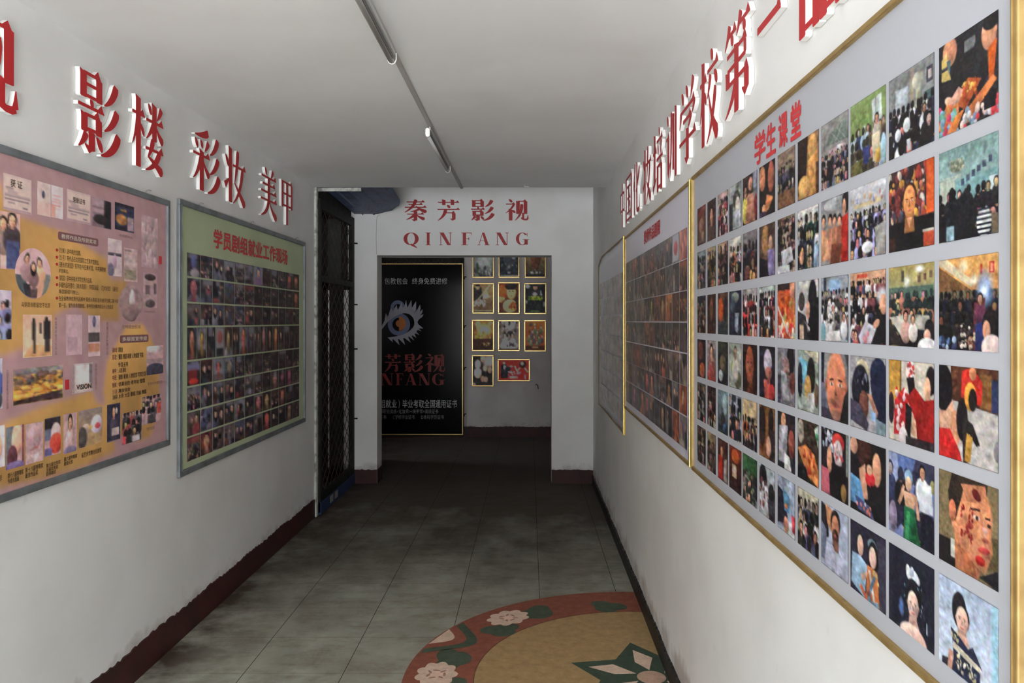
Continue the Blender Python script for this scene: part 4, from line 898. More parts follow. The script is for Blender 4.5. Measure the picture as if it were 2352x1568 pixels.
def e12(p):
    p.b(0, 0, 1, 1, (124, 108, 78)).b(.82, .5, 1, .84, (90, 80, 54)).p([(0, .72), (.3, .72), (.4, 1), (0, 1)], (26, 22, 24)).b(.22, .7, .3, .9, (196, 192, 186)).p([(.28, .5), (.6, .7), (.7, 1), (.3, 1)], (190, 118, 80)).e(.56, .36, .36, .38, (206, 136, 98), 10).p([(.3, .5), (.86, .3), (.92, .66), (.8, .9), (.62, .86), (.36, .72)], (204, 132, 96)).p([(.17, .2), (.24, 0), (.84, 0), (.82, .16), (.44, .14), (.38, .3), (.3, .5), (.22, .46)], (44, 34, 28)).p([(.4, .08), (.8, .02), (.84, .2), (.5, .24)], (198, 128, 94)).e(.25, .4, .065, .12, (190, 112, 82)).l(.56, .3, .72, .28, .025, (60, 36, 30)).l(.8, .34, .88, .33, .022, (60, 36, 30)).e(.66, .37, .06, .022, (210, 190, 178)).e(.67, .37, .024, .024, (34, 24, 22)).e(.86, .4, .03, .02, (40, 26, 24)).p([(.78, .36), (.84, .54), (.72, .56)], (226, 160, 128)).e(.8, .56, .06, .025, (150, 84, 64)).e(.78, .67, .1, .035, (176, 66, 64), -8).e(.72, .79, .08, .05, (168, 40, 36)).e(.66, .14, .08, .05, (90, 24, 24), 30)
    p.sp(26, .4, .3, .62, .62, [(150, 46, 44), (120, 30, 32)], .008, .02, 1.6).e(.56, .48, .05, .035, (150, 60, 56)).l(.52, .5, .58, .66, .014, (150, 50, 48)).e(.8, .46, .05, .03, (196, 150, 140)).p([(.7, .96), (1, .8), (1, 1)], (30, 30, 36)).p([(.36, .72), (.6, .84), (.72, .9), (.68, 1), (.44, 1)], (176, 104, 70))
def e11(p): p.b(0, 0, 1, 1, (60, 60, 84)).b(0, 0, .22, .45, (150, 160, 196)).p([(.2, 0), (.62, 0), (.5, .26), (.24, .3)], (90, 110, 160)).crowd(.2, .9, 2, [(50, 56, 86), K, (100, 110, 150)], r0=.07, r1=.08, dark=(36, 36, 56)).person(.76, .12, .07, (216, 220, 230)).p([(.66, .22), (.94, .24), (.98, .56), (.7, .6)], (214, 218, 228)).b(.72, .58, .98, 1, (22, 22, 36)).e(.46, .24, .09, .09, (130, 160, 190)).e(.46, .32, .07, .09, (216, 170, 140)).p([(.34, .42), (.62, .42), (.58, .66), (.4, .64)], (216, 166, 138)).l(.34, .44, .24, .6, .06, (210, 160, 134)).l(.24, .6, .36, .36, .05, (210, 160, 134)).l(.62, .44, .68, .7, .06, (210, 160, 134)).p([(.36, .6), (.6, .6), (.66, .86), (.74, 1), (.34, 1), (.36, .8)], (30, 96, 60)).p([(.42, .66), (.5, .64), (.46, 1), (.38, 1)], (54, 130, 84)).e(.56, .82, .08, .1, (20, 76, 50)).e(.1, .8, .1, .2, (120, 110, 130))
def e10(p): p.b(0, 0, 1, 1, (24, 21, 26)).e(.42, .16, .22, .2, (60, 34, 28)).e(.75, .28, .17, .26, (22, 18, 20)).e(.76, .32, .12, .22, (210, 150, 120)).p([(.26, .4), (.44, .3), (.52, .76), (.34, .8)], (206, 152, 126)).e(.58, .48, .14, .1, (196, 44, 50)).e(.56, .36, .08, .07, (206, 160, 130)).p([(.6, .55), (.95, .6), (.9, 1), (.6, .95)], (22, 20, 24)).p([(0, .5), (.3, .55), (.46, .9), (0, .9)], (96, 146, 190)).p([(.14, .78), (.56, .84), (.7, 1), (.2, .95)], (70, 76, 120)).sp(8, .2, .84, .6, .96, [(196, 186, 190), (200, 110, 90)], .02, .03).e(.1, .1, .12, .12, (190, 140, 116))
def e9(p): p.b(0, 0, 1, 1, (34, 26, 32)).sp(26, 0, 0, .45, .3, [(200, 206, 216), (26, 24, 32), (150, 160, 180)], .02, .05).e(.64, .16, .22, .14, (176, 52, 48)).e(.64, .32, .16, .2, (190, 174, 176)).sp(24, .5, .2, .8, .56, [(206, 190, 190), (180, 60, 66), (150, 140, 150)], .015, .03).e(.32, .46, .1, .2, (206, 150, 120)).p([(.02, .6), (.3, .62), (.34, 1), (0, 1)], (190, 96, 110)).p([(.4, .5), (.9, .5), (.98, 1), (.4, 1)], (22, 19, 22)).e(.84, .86, .1, .13, (130, 100, 60)).b(.92, 0, 1, .6, (120, 130, 124))
def f12(p): p.g((176, 190, 214), (196, 206, 224)).b(.9, .0, 1, 1, (156, 196, 216)).p([(.06, .92), (.3, .86), (1, 1), (.06, 1)], (40, 42, 54)).e(.37, .28, .13, .2, (26, 24, 32)).e(.29, .33, .03, .05, (26, 24, 32)).face(.42, .37, .13, (222, 176, 160), (28, 25, 34)).p([(.36, .52), (.5, .52), (.56, .62), (.34, .62)], (216, 170, 150)).p([(.22, .52), (.36, .56), (.52, .64), (.6, .58), (.76, .76), (.72, 1), (.28, 1), (.26, .7)], (36, 40, 66)).p([(.26, .66), (.72, .74), (.72, .80), (.26, .74)], (206, 196, 176)).sp(36, .3, .78, .7, .98, [(186, 176, 130), (60, 70, 110), (206, 200, 180)], .008, .018, 1.8).sp(14, .24, .54, .36, .66, [(190, 180, 140)], .006, .014, 2).p([(.72, .74), (.86, .82), (.8, .98), (.72, 1)], (206, 214, 226)).l(.23, .78, .2, 1, .08, (200, 150, 130)).l(.84, .92, .9, 1, .08, (196, 146, 126))
def f11(p): p.b(0, 0, 1, 1, (28, 30, 46)).e(.55, .25, .14, .09, (206, 210, 222)).sp(8, .44, .18, .7, .3, [(226, 228, 236), (180, 188, 206)], .02, .05).e(.56, .4, .14, .12, (26, 30, 40)).sp(16, .36, .34, .76, .6, [(110, 160, 170), (60, 76, 96)], .006, .014, 2).e(.56, .56, .17, .24, (18, 18, 26)).face(.56, .6, .15, (216, 176, 166), (20, 19, 26)).p([(.5, .76), (.64, .76), (.72, .9), (.44, .9)], (206, 166, 152)).e(.56, 1.02, .3, .18, (214, 174, 162)).e(.3, .72, .05, .09, (96, 130, 190), soft=.5).b(.84, .7, .87, .84, (150, 170, 190)).sp(10, .1, .5, .9, .9, [(120, 140, 160)], .005, .012, 2)
def f10(p): p.b(0, 0, 1, 1, (40, 38, 56)).b(.76, .1, 1, 1, (62, 60, 76)).e(.3, .28, .12, .18, (26, 24, 30)).e(.3, .3, .09, .15, (214, 172, 156)).p([(.06, .46), (.3, .44), (.5, .52), (.42, 1), (.02, .9)], (150, 180, 206)).p([(.3, .7), (.52, .6), (.56, .66), (.36, .78)], (206, 166, 150)).e(.64, .2, .13, .09, (90, 110, 120)).e(.66, .38, .15, .24, (24, 20, 24)).e(.65, .36, .1, .15, (214, 176, 164)).p([(.5, .5), (.78, .52), (.84, 1), (.46, 1)], (190, 110, 66)).l(.56, .56, .7, .98, .06, (206, 200, 196)).l(.74, .54, .52, .96, .06, (86, 120, 150)).l(.3, .86, .5, 1, .07, (190, 90, 60)).sp(10, .5, .56, .8, 1, [(120, 60, 50), (200, 170, 110), (90, 130, 160)], .02, .04)
def f9(p): p.b(0, 0, 1, 1, (166, 174, 196)).p([(.0, 0), (.24, .04), (.3, .5), (0, .6)], (34, 30, 36)).p([(.16, 0), (.46, .06), (.4, .4), (.24, .3)], (190, 130, 92)).p([(0, .3), (.2, .4), (.2, .9), (0, .9)], (110, 116, 140)).e(.54, .22, .18, .2, (26, 22, 24)).e(.54, .32, .14, .22, (176, 116, 92)).e(.54, .44, .12, .13, (70, 44, 38)).e(.54, .42, .05, .03, (150, 84, 76)).b(.44, .5, .66, .66, (120, 80, 64)).p([(.22, .6), (.46, .6), (.6, .74), (.7, .6), (.94, .76), (1, 1), (.1, 1)], (176, 178, 200)).l(.56, .74, .6, 1, .012, (120, 120, 146))
def a10(p): p.g((132, 152, 96), (118, 138, 84), 0, .6).p([(.62, .1), (.88, .06), (.9, .42), (.66, .44)], (196, 206, 206)).b(.72, .08, .74, .42, (130, 140, 130)).b(.36, .38, .44, .52, (190, 200, 196)).crowd(.44, 1, 4, [(96, 96, 70), (46, 56, 90), (80, 70, 60), (150, 170, 190)], r0=.045, r1=.075, dark=(48, 44, 36)).person(.76, .36, .06, (160, 150, 140)).p([(.62, .56), (.84, .54), (.86, .9), (.66, .92)], (212, 200, 170)).p([(.36, .66), (.56, .68), (.54, .9), (.4, .9)], (50, 60, 110)).e(.8, .86, .09, .1, (190, 150, 80)).p([(.0, .84), (.4, .8), (.3, 1), (0, 1)], (96, 90, 50)).e(.94, .8, .08, .2, (150, 180, 196))
def a9(p): p.b(0, 0, 1, 1, (146, 142, 140)).p([(.3, .2), (.95, .1), (1, .4), (.2, .36)], (112, 122, 116)).l(.4, .2, .7, .4, .012, (170, 180, 172)).l(.6, .16, .9, .38, .012, (170, 180, 172)).l(.8, .14, .5, .4, .012, (170, 180, 172)).b(.3, .44, .9, .54, (196, 170, 170)).b(.6, .42, .72, .56, (206, 208, 210)).crowd(.52, 1, 5, [(30, 28, 34), (90, 96, 120), (170, 150, 140), (60, 66, 96)], r0=.035, r1=.06)
def b10(p): p.g((206, 206, 212), (176, 174, 178), 0, .4)
def b10_(p): b10(p); p.b(.1, .24, .9, .3, (206, 190, 150)).sp(8, .05, .14, .95, .26, [(170, 110, 100), (130, 150, 190), (196, 160, 120)], .02, .04).crowd(.38, 1, 5, [(30, 32, 50), (150, 150, 196), (196, 196, 210), K, (90, 80, 110)], r0=.035, r1=.07); p.p([(.7, .62), (1, .56), (1, 1), (.76, 1)], (150, 148, 144)).e(.5, .86, .16, .08, (206, 204, 210))
def b9(p): p.b(0, 0, 1, 1, (138, 136, 138)).e(.5, .1, .4, .1, (156, 156, 160))
def b9_(p):
    b9(p)
    for k, x in enumerate((.1, .35, .52, .7)): p.e(x, .3 + .02 * k, .08, .09, (36, 28, 28)); p.e(x - .01, .34 + .02 * k, .06, .08, (196, 140, 114)); p.p([(x - .1, .45), (x + .1, .45), (x + .13, .9), (x - .1, .95)], [(196, 130, 96), (180, 120, 96), (170, 110, 84), (150, 90, 70)][k])
    p.e(.9, .14, .12, .16, (24, 20, 22)).e(.86, .2, .06, .12, (206, 150, 120)).p([(.78, .34), (1, .3), (1, 1), (.74, 1)], (176, 44, 34)).p([(.0, .5), (.25, .6), (.36, .9), (0, .95)], (206, 150, 112)).p([(.4, .7), (.8, .72), (.7, 1), (.34, 1)], (110, 60, 44))
# --- columns 1..8, quicker sketches
QUICK = {
 (0, 0): lambda p: p.g((110, 52, 50), (92, 70, 60)).e(.5, .5, .3, .2, (140, 100, 84)).e(.7, .8, .2, .15, (130, 110, 90)), (0, 1): lambda p: p.g((60, 42, 42), (84, 60, 52)).person(.5, .35, .2, (70, 50, 48)),
 (0, 2): cr((190, 160, 158), [(150, 60, 66), (196, 180, 190), (120, 60, 60)], .2, 4, .06, .1), (0, 3): lambda p: p.b(0, 0, 1, 1, (156, 162, 158)).e(.6, .35, .3, .2, (60, 56, 56)).e(.7, .55, .2, .25, (200, 190, 180)).p([(.4, .6), (.9, .6), (.9, 1), (.5, 1)], (190, 196, 204)).b(0, .4, .3, 1, (50, 50, 52)),
 (0, 4): lambda p: p.b(0, 0, 1, 1, (60, 44, 44)).person(.2, .3, .12, (206, 186, 90)).e(.55, .2, .14, .14, (190, 130, 110)).p([(.35, .4), (.75, .4), (.85, 1), (.2, 1)], (186, 124, 104)).p([(.7, 0), (1, 0), (1, .5), (.8, .7)], (140, 140, 160)).e(.9, .7, .1, .25, (120, 40, 44)),
 (0, 5): lambda p: p.b(0, 0, 1, 1, (30, 24, 24)).e(.2, .25, .2, .25, (196, 130, 96)).p([(.3, .95), (.5, .6), (.9, .7), (.6, .9)], (214, 130, 84)).e(.75, .3, .2, .3, (150, 84, 66)).e(.3, .85, .12, .08, (220, 150, 110)).b(.0, .9, .4, 1, (80, 50, 90)),
 (0, 6): lambda p: cr((150, 128, 110), [(46, 44, 56), (70, 64, 80), K, (90, 80, 76)], .3, 3, .05, .08)(p) and p.b(0, .72, 1, 1, (110, 76, 52)), (0, 7): lambda p: p.b(0, 0, 1, 1, (150, 110, 70)).p([(0, 0), (.5, 0), (.4, .8), (0, .9)], (40, 26, 22)).e(.7, .2, .2, .2, (196, 150, 90)).p([(.5, .4), (.95, .3), (1, 1), (.6, 1)], (204, 148, 86)).e(.3, .8, .28, .18, (200, 156, 96)).b(.88, .5, 1, 1, (80, 50, 34)),
 (1, 0): cr((130, 140, 146), [(60, 62, 80), (110, 110, 120)], .2, 4, .07, .1), (1, 1): cr((186, 166, 130), [(50, 38, 32), (96, 84, 40)], .2, 4, .07, .1), (1, 2): cr((190, 160, 130), [(40, 32, 32), (70, 50, 44)], .15, 4, .07, .1), (1, 3): lambda p: cr((206, 200, 194), [(150, 90, 60), (196, 190, 190), K, (190, 110, 50)], .25, 4, .06, .1)(p),
 (1, 4): lambda p: p.g((130, 120, 120), (50, 46, 52)).crowd(.3, 1, 3, [(54, 50, 58), (40, 36, 44), (90, 50, 44)], r0=.08, r1=.13), (1, 5): lambda p: p.b(0, 0, 1, 1, (90, 66, 56)).e(.4, .3, .22, .3, (150, 110, 70)).e(.75, .25, .2, .25, (60, 40, 36)).e(.72, .4, .12, .16, (196, 150, 130)).p([(.55, .5), (.95, .5), (.95, 1), (.6, 1)], (140, 128, 176)).p([(0, .6), (.5, .7), (.6, 1), (0, 1)], (24, 20, 26)),
 (1, 6): lambda p: cr((120, 100, 80), [(60, 52, 50), K, (150, 130, 120)], .08, 6, .04, .07)(p) and p.p([(.2, .6), (.8, .55), (.9, .8), (.3, .9)], (200, 198, 204)).b(.0, .86, .7, 1, (206, 204, 210)), (1, 7): lambda p: cr((212, 210, 206), [(40, 40, 60), K, (30, 56, 50), (170, 170, 180)], .18, 4, .06, .09)(p) and p.p([(.8, .65), (1, .6), (1, 1), (.76, 1)], (150, 176, 200)).e(.2, .8, .1, .12, (190, 140, 110)),
 (2, 0): cr((60, 60, 70), [(40, 36, 40), (150, 90, 50)], .2, 4, .07, .1), (2, 1): lambda p: p.b(0, 0, 1, 1, (70, 44, 36)).e(.5, .4, .35, .45, (46, 28, 26)).e(.5, .4, .2, .3, (110, 70, 54)), (2, 2): lambda p: p.g((96, 66, 50), (70, 76, 84)).e(.3, .4, .25, .3, (176, 76, 34)).e(.75, .4, .2, .3, (36, 26, 26)), (2, 3): lambda p: p.b(0, 0, 1, 1, (36, 40, 56)).e(.5, .15, .3, .12, (130, 140, 130)).p([(.5, .5), (.8, .5), (.7, .95), (.5, .9)], (170, 180, 196)).e(.3, .3, .2, .2, (60, 70, 80)),
 (2, 4): cr((186, 178, 174), [(190, 50, 44), (206, 200, 200), (150, 60, 60)], .2, 4, .06, .1), (2, 5): lambda p: cr((200, 204, 200), [K, (206, 206, 210), (36, 40, 60), (120, 46, 36)], .15, 5, .05, .08)(p), (2, 6): lambda p: p.b(0, 0, 1, 1, (196, 88, 50)).b(0, 0, 1, .12, (50, 34, 34)).p([(.7, 0), (1, 0), (1, .35), (.75, .3)], (206, 140, 110)).sp(34, 0, .3, 1, 1, [(206, 90, 40), (170, 50, 36), (210, 130, 70), (150, 150, 90)], .04, .1).sp(26, 0, .75, 1, 1, [(120, 160, 176), (206, 190, 180), (190, 60, 50)], .03, .07).l(.0, .4, .6, .9, .05, (206, 200, 196)), (2, 7): lambda p: p.b(0, 0, 1, 1, (190, 188, 184)).e(.72, .3, .2, .3, (18, 16, 22)).p([(.55, .3), (1, .3), (1, 1), (.5, 1)], (16, 15, 20)).e(.2, .35, .16, .16, (60, 50, 54)).e(.5, .5, .1, .16, (196, 150, 130)).p([(0, .5), (.4, .6), (.55, 1), (0, 1)], (50, 44, 54)).p([(.3, .66), (.6, .8), (.58, .86)], (214, 210, 206)).b(.1, .75, .3, 1, (190, 160, 140)),
 (3, 0): lambda p: p.b(0, 0, 1, 1, (46, 34, 40)).e(.4, .3, .3, .25, (110, 60, 56)).e(.6, .8, .3, .2, (170, 90, 60)), (3, 1): lambda p: p.g((150, 140, 140), (120, 70, 66)).person(.5, .3, .2, (150, 70, 66)), (3, 2): lambda p: p.g((50, 54, 44), (36, 34, 40)).e(.5, .5, .3, .2, (100, 86, 70)).e(.3, .8, .2, .14, (170, 170, 180)), (3, 3): lambda p: p.b(0, 0, 1, 1, (166, 170, 160)).e(.4, .55, .25, .16, (110, 140, 60)).e(.7, .8, .28, .2, (90, 90, 70)).person(.5, .2, .12, (190, 180, 176)),
 (3, 4): lambda p: p.b(0, 0, 1, 1, (40, 24, 22)).face(.5, .42, .34, (150, 78, 56), (36, 22, 22)), (3, 5): lambda p: p.b(0, 0, 1, 1, (34, 28, 38)).e(.55, .3, .25, .25, (170, 160, 176)).e(.6, .5, .2, .12, (150, 90, 80)).p([(.3, .65), (.7, .6), (.66, 1), (.34, 1)], (190, 90, 80)).e(.8, .85, .2, .15, (170, 50, 50)).b(0, 0, .2, 1, (24, 24, 44)), (3, 6): lambda p: p.b(0, 0, 1, 1, (120, 116, 124)).e(.75, .2, .22, .28, (20, 18, 24)).e(.5, .35, .2, .2, (130, 100, 96)).p([(.2, .4), (.5, .45), (.7, .9), (.3, .95)], (170, 168, 176)).e(.85, .6, .16, .2, (96, 52, 46)).b(.0, .5, .2, 1, (60, 56, 76)), (3, 7): lambda p: p.b(0, 0, 1, 1, (150, 160, 150)).p([(.1, .1), (.5, .2), (.5, .6), (.1, .5)], (110, 170, 190)).p([(.3, 0), (1, .2), (1, 0)], (190, 184, 160)).e(.65, .4, .2, .3, (26, 22, 26)).e(.5, .6, .16, .2, (196, 150, 90)).p([(.5, .7), (.8, .66), (.9, 1), (.5, 1)], (190, 190, 190)).e(.12, .5, .12, .3, (26, 30, 44)).e(.9, .7, .1, .2, (90, 70, 56)),
 (4, 0): cr((110, 110, 114), [K, (150, 150, 156)], .1, 5, .07, .1), (4, 1): cr((70, 40, 40), [(120, 50, 46), (150, 130, 130), K], .1, 5, .07, .1), (4, 2): lambda p: p.g((130, 150, 160), (50, 54, 60)).e(.7, .3, .2, .25, (150, 170, 180)).e(.5, .7, .2, .2, (40, 40, 46)).e(.7, .85, .15, .1, (60, 100, 140)), (4, 3): cr((150, 160, 180), [(26, 28, 50), K, (170, 176, 190)], .1, 4, .08, .12),
 (4, 4): lambda p: cr((206, 180, 140), [(90, 44, 44), (150, 140, 140), (60, 44, 46), (190, 90, 50)], .4, 4, .06, .09)(p), (4, 5): lambda p: p.b(0, 0, 1, 1, (130, 84, 48)).e(.2, .4, .22, .4, (36, 24, 22)).e(.75, .25, .16, .25, (24, 20, 22)).p([(.6, .4), (.95, .4), (.95, 1), (.66, 1)], (46, 36, 38)).e(.6, .75, .15, .2, (196, 150, 130)), (4, 6): lambda p: p.b(0, 0, 1, 1, (34, 30, 36)).e(.35, .15, .14, .15, (196, 140, 110)).p([(.1, .25), (.6, .2), (.5, .9), (.05, .9)], (170, 166, 176)).e(.8, .5, .18, .25, (130, 70, 60)).p([(.4, .7), (.7, .75), (.8, 1), (.4, 1)], (206, 204, 206)), (4, 7): lambda p: p.b(0, 0, 1, 1, (60, 46, 38)).e(.15, .2, .16, .2, (150, 140, 130)).p([(0, .5), (.4, .4), (.8, .5), (1, .75), (1, 1), (.5, .9)], (206, 128, 76)).sp(22, .3, .45, .8, .9, [(150, 44, 30), (176, 70, 40)], .02, .05).e(.2, .9, .3, .16, (26, 22, 28)).p([(.8, .1), (1, .0), (1, .4)], (190, 200, 196)).e(.92, .2, .05, .06, (40, 130, 80)),
 (5, 0): cr((110, 80, 66), [(70, 44, 40), (150, 140, 140)], .1, 4, .08, .1), (5, 1): cr((150, 126, 96), [(60, 50, 46), (90, 76, 66)], .3, 3, .07, .1), (5, 2): lambda p: p.b(0, 0, 1, 1, (80, 44, 40)).p([(.1, .4), (.5, .4), (.5, 1), (.0, 1)], (190, 50, 40)).p([(.6, .5), (.9, .4), (.9, 1), (.6, 1)], (170, 160, 160)).e(.4, .3, .12, .12, (196, 140, 110)), (5, 3): lambda p: p.g((110, 44, 30), (40, 26, 26)).e(.5, .2, .3, .16, (170, 80, 40)).b(.25, .4, .6, .7, (176, 150, 120)).b(.35, .45, .5, .6, (190, 180, 190)),
 (5, 4): lambda p: p.b(0, 0, 1, 1, (54, 96, 58)).crowd(.4, 1, 4, [(60, 70, 64), (120, 120, 116), K], r0=.06, r1=.09, dark=(36, 40, 38)), (5, 5): lambda p: p.b(0, 0, 1, 1, (176, 182, 190)).e(.25, .25, .25, .28, (26, 24, 32)).sp(30, .05, .3, .5, .9, [(200, 190, 196), (120, 60, 60), (36, 32, 40)], .03, .07).e(.78, .5, .2, .22, (24, 22, 24)).p([(.55, .6), (1, .6), (1, 1), (.5, 1)], (60, 56, 64)).p([(.45, .7), (.55, .7), (.65, 1), (.5, 1)], (206, 204, 200)), (5, 6): lambda p: p.b(0, 0, 1, 1, (150, 160, 180)).p([(0, .2), (.5, .3), (.6, .8), (0, .9)], (30, 26, 44)).p([(.3, .2), (.7, .3), (.7, .6), (.4, .6)], (90, 140, 170)).e(.5, .5, .08, .05, (214, 110, 50)).e(.5, .85, .14, .16, (176, 120, 100)).b(.66, .75, 1, 1, (200, 196, 200)).p([(.8, .6), (1, .6), (1, .9), (.86, .9)], (196, 60, 66)), (5, 7): lambda p: cr((176, 166, 150), [(60, 60, 84), K, (190, 190, 196), (130, 120, 90)], .2, 4, .07, .11)(p),
}
BEST = {(0, 8): a9, (0, 9): a10, (0, 10): a11, (0, 11): a12, (1, 8): b9_, (1, 9): b10_, (1, 10): b11, (1, 11): b12, (2, 8): c9, (2, 9): c10, (2, 10): c11, (2, 11): c12,
        (3, 8): d9, (3, 9): d10, (3, 10): d11, (3, 11): d12, (4, 8): e9, (4, 9): e10, (4, 10): e11, (4, 11): e12, (5, 8): f9, (5, 9): f10, (5, 10): f11, (5, 11): f12}
for ri, (zt, zb) in enumerate(rowz):
    for ci in range(12):
        wpx = colx2[ci] - colx[ci]; hpx = (zt - zb) * F / rY(colx[ci])
        p = Pic(max(8, int(wpx / 1.9)), max(20, min(92, int(hpx / 2.5))), (60, 50, 50), 1000 + ri * 20 + ci)
        (BEST.get((ri, ci)) or QUICK[(ri, ci)])(p)
        big = ci >= 8
        p.grain(5 if big else 8, 12 if big else 18)
        o = p.mesh(rb, 'photo', rx(colx[ci]), zb - Za, rx(colx2[ci]), zt - Za, 0.0088, 0.92, M['print'])
for k, (ch, x0, x1) in enumerate((('学', 1732, 1757), ('生', 1759, 1781), ('课', 1787, 1808), ('堂', 1815, 1839))):
    text(rb, 'title_character', ch, rx(x0), 1.951 - Za, rx(x1), 2.034 - Za, .0092, M['red_ink'], .032)

# ================================================================ right wall, middle board
Yl, Yn, Za, Zb = RY(1434.5, XR - .012), RY(1583.5, XR - .012), 0.998, 2.066
W4, H4 = Yl - Yn, Zb - Za
mbd = root('photo_board', 'right', (XR, Yl, Za))
tag(mbd, 'glossy white photo board between two others, with a bright gold edge', 'photo board', 'gold-framed photo boards on the right wall')
frame_mesh(mbd, 'frame', W4, H4, 0.013, 0.014, 'gold', bead=False)
mb = MB(); mb.box(W4 + .0005, 0.0, .001, W4 + .013, H4 + .004, .016, bev=.003); mb.build('edge_strip', M['goldbright'], mbd)
panel(mbd, W4, H4, 0.006, 'panel_glossy')
MID = [(76, 66, 66), (52, 47, 50), (92, 76, 70), (70, 70, 74), (110, 84, 74), (48, 42, 43), (104, 101, 103), (58, 51, 50), (130, 118, 110), (40, 37, 40), (64, 66, 74)]
WARM = [(120, 60, 44), (140, 80, 56), (90, 50, 42), (70, 46, 42), (150, 96, 64), (60, 44, 42)]
mrow = [(1.900, 1.782), (1.778, 1.661), (1.657, 1.540), (1.535, 1.420), (1.414, 1.292), (1.290, 1.178), (1.172, 1.048)]
for ri, (zt, zb) in enumerate(mrow):
    for ci in range(12):
        yl = 4.865 - ci * .157
        p = Pic(max(4, int(4 + ci * .6)), 14, (60, 50, 48), 3000 + ri * 20 + ci)
        pal = WARM if (ri == 2 and ci > 6) or p.r.rand() < .15 else MID
        random_pic(p, ['crowd', 'duo', 'stand', 'face', 'abstract'][p.r.randint(5)], pal)
        if ri == 0 and ci == 11: p.b(0, 0, 1, 1, (150, 90, 80)).sp(20, 0, .2, 1, 1, [(170, 110, 90), (120, 60, 60)], .08, .2)
        if ri == 0 and ci == 10: p.b(0, 0, 1, 1, (150, 150, 160)).e(.5, .5, .3, .25, (150, 60, 60))
        p.mesh(mbd, 'photo', Yl - yl, zb - Za, Yl - yl + .149, zt - Za, 0.0072, 1.6, M['print_gloss'])
text(mbd, 'title', '教师作品剧照', Yl - RY(1477), HZ(562, RY(1477)) - Za, Yl - RY(1514), HZ(531, RY(1477)) - Za, .0076, M['red_ink'], .03)

# ================================================================ right wall, farthest pale board with a wavy film
Yl, Yn, Za, Zb = 6.75, RY(1432.5, XR - .012) + .01, 0.83, 2.075
W5, H5 = Yl - Yn, Zb - Za
fb = root('photo_board', 'right', (XR, Yl, Za))
tag(fb, 'pale glossy photo board at the far end, hanging lower than the others', 'photo board', 'gold-framed photo boards on the right wall')
def curl(x, y): t = max(0, 1 - x / .35) * max(0, (y - H5 + .3) / .3); return -.06 * t * t
mb = MB(); nx_, ny_ = 24, 16
gv = [(W5 * i / nx_, (H5 * j / ny_) + curl(W5 * i / nx_, H5 * j / ny_), .006 + .002 * math.sin(i * .9) + .0015 * math.sin(i * .5 + j)) for j in range(ny_ + 1) for i in range(nx_ + 1)]
mb.add(gv, [(j * (nx_ + 1) + i, j * (nx_ + 1) + i + 1, (j + 1) * (nx_ + 1) + i + 1, (j + 1) * (nx_ + 1) + i) for j in range(ny_) for i in range(nx_)])
o = mb.build('panel', M['panel_glossy'], fb, smooth=True)
sm = o.modifiers.new('thickness', 'SOLIDIFY'); sm.thickness = .003; sm.offset = -1
mb = MB()
for a in (0, H5): mb.tube([(W5 * i / 24, a + curl(W5 * i / 24, a), .008) for i in range(25)], .005, 8)
mb.tube([(0, 0, .008), (0, H5 - .06, .008)], .004, 8)
mb.build('frame', M['gold'], fb)
mb = MB(); mb.box(W5 - .004, -.01, .001, W5 + .010, H5 + .006, .016, bev=.003); mb.build('edge_strip', M['goldbright'], fb)
HAZED = [(150, 146, 144), (126, 120, 120), (140, 130, 126), (112, 106, 106), (160, 156, 150)]  # print colours washed out, painting in the reflected haze of the film
for ri in range(7):
    for ci in range(10):
        p = Pic(3, 9, HAZED[(ri * 3 + ci) % 5], 5000 + ri * 12 + ci); random_pic(p, 'abstract', HAZED)
        x0 = .08 + ci * (W5 - .14) / 10; y1 = H5 - .22 - ri * .138
        p.mesh(fb, 'photo', x0, y1 - .13, x0 + (W5 - .14) / 10 - .006, y1, .0115, 1.5, M['print_gloss'])

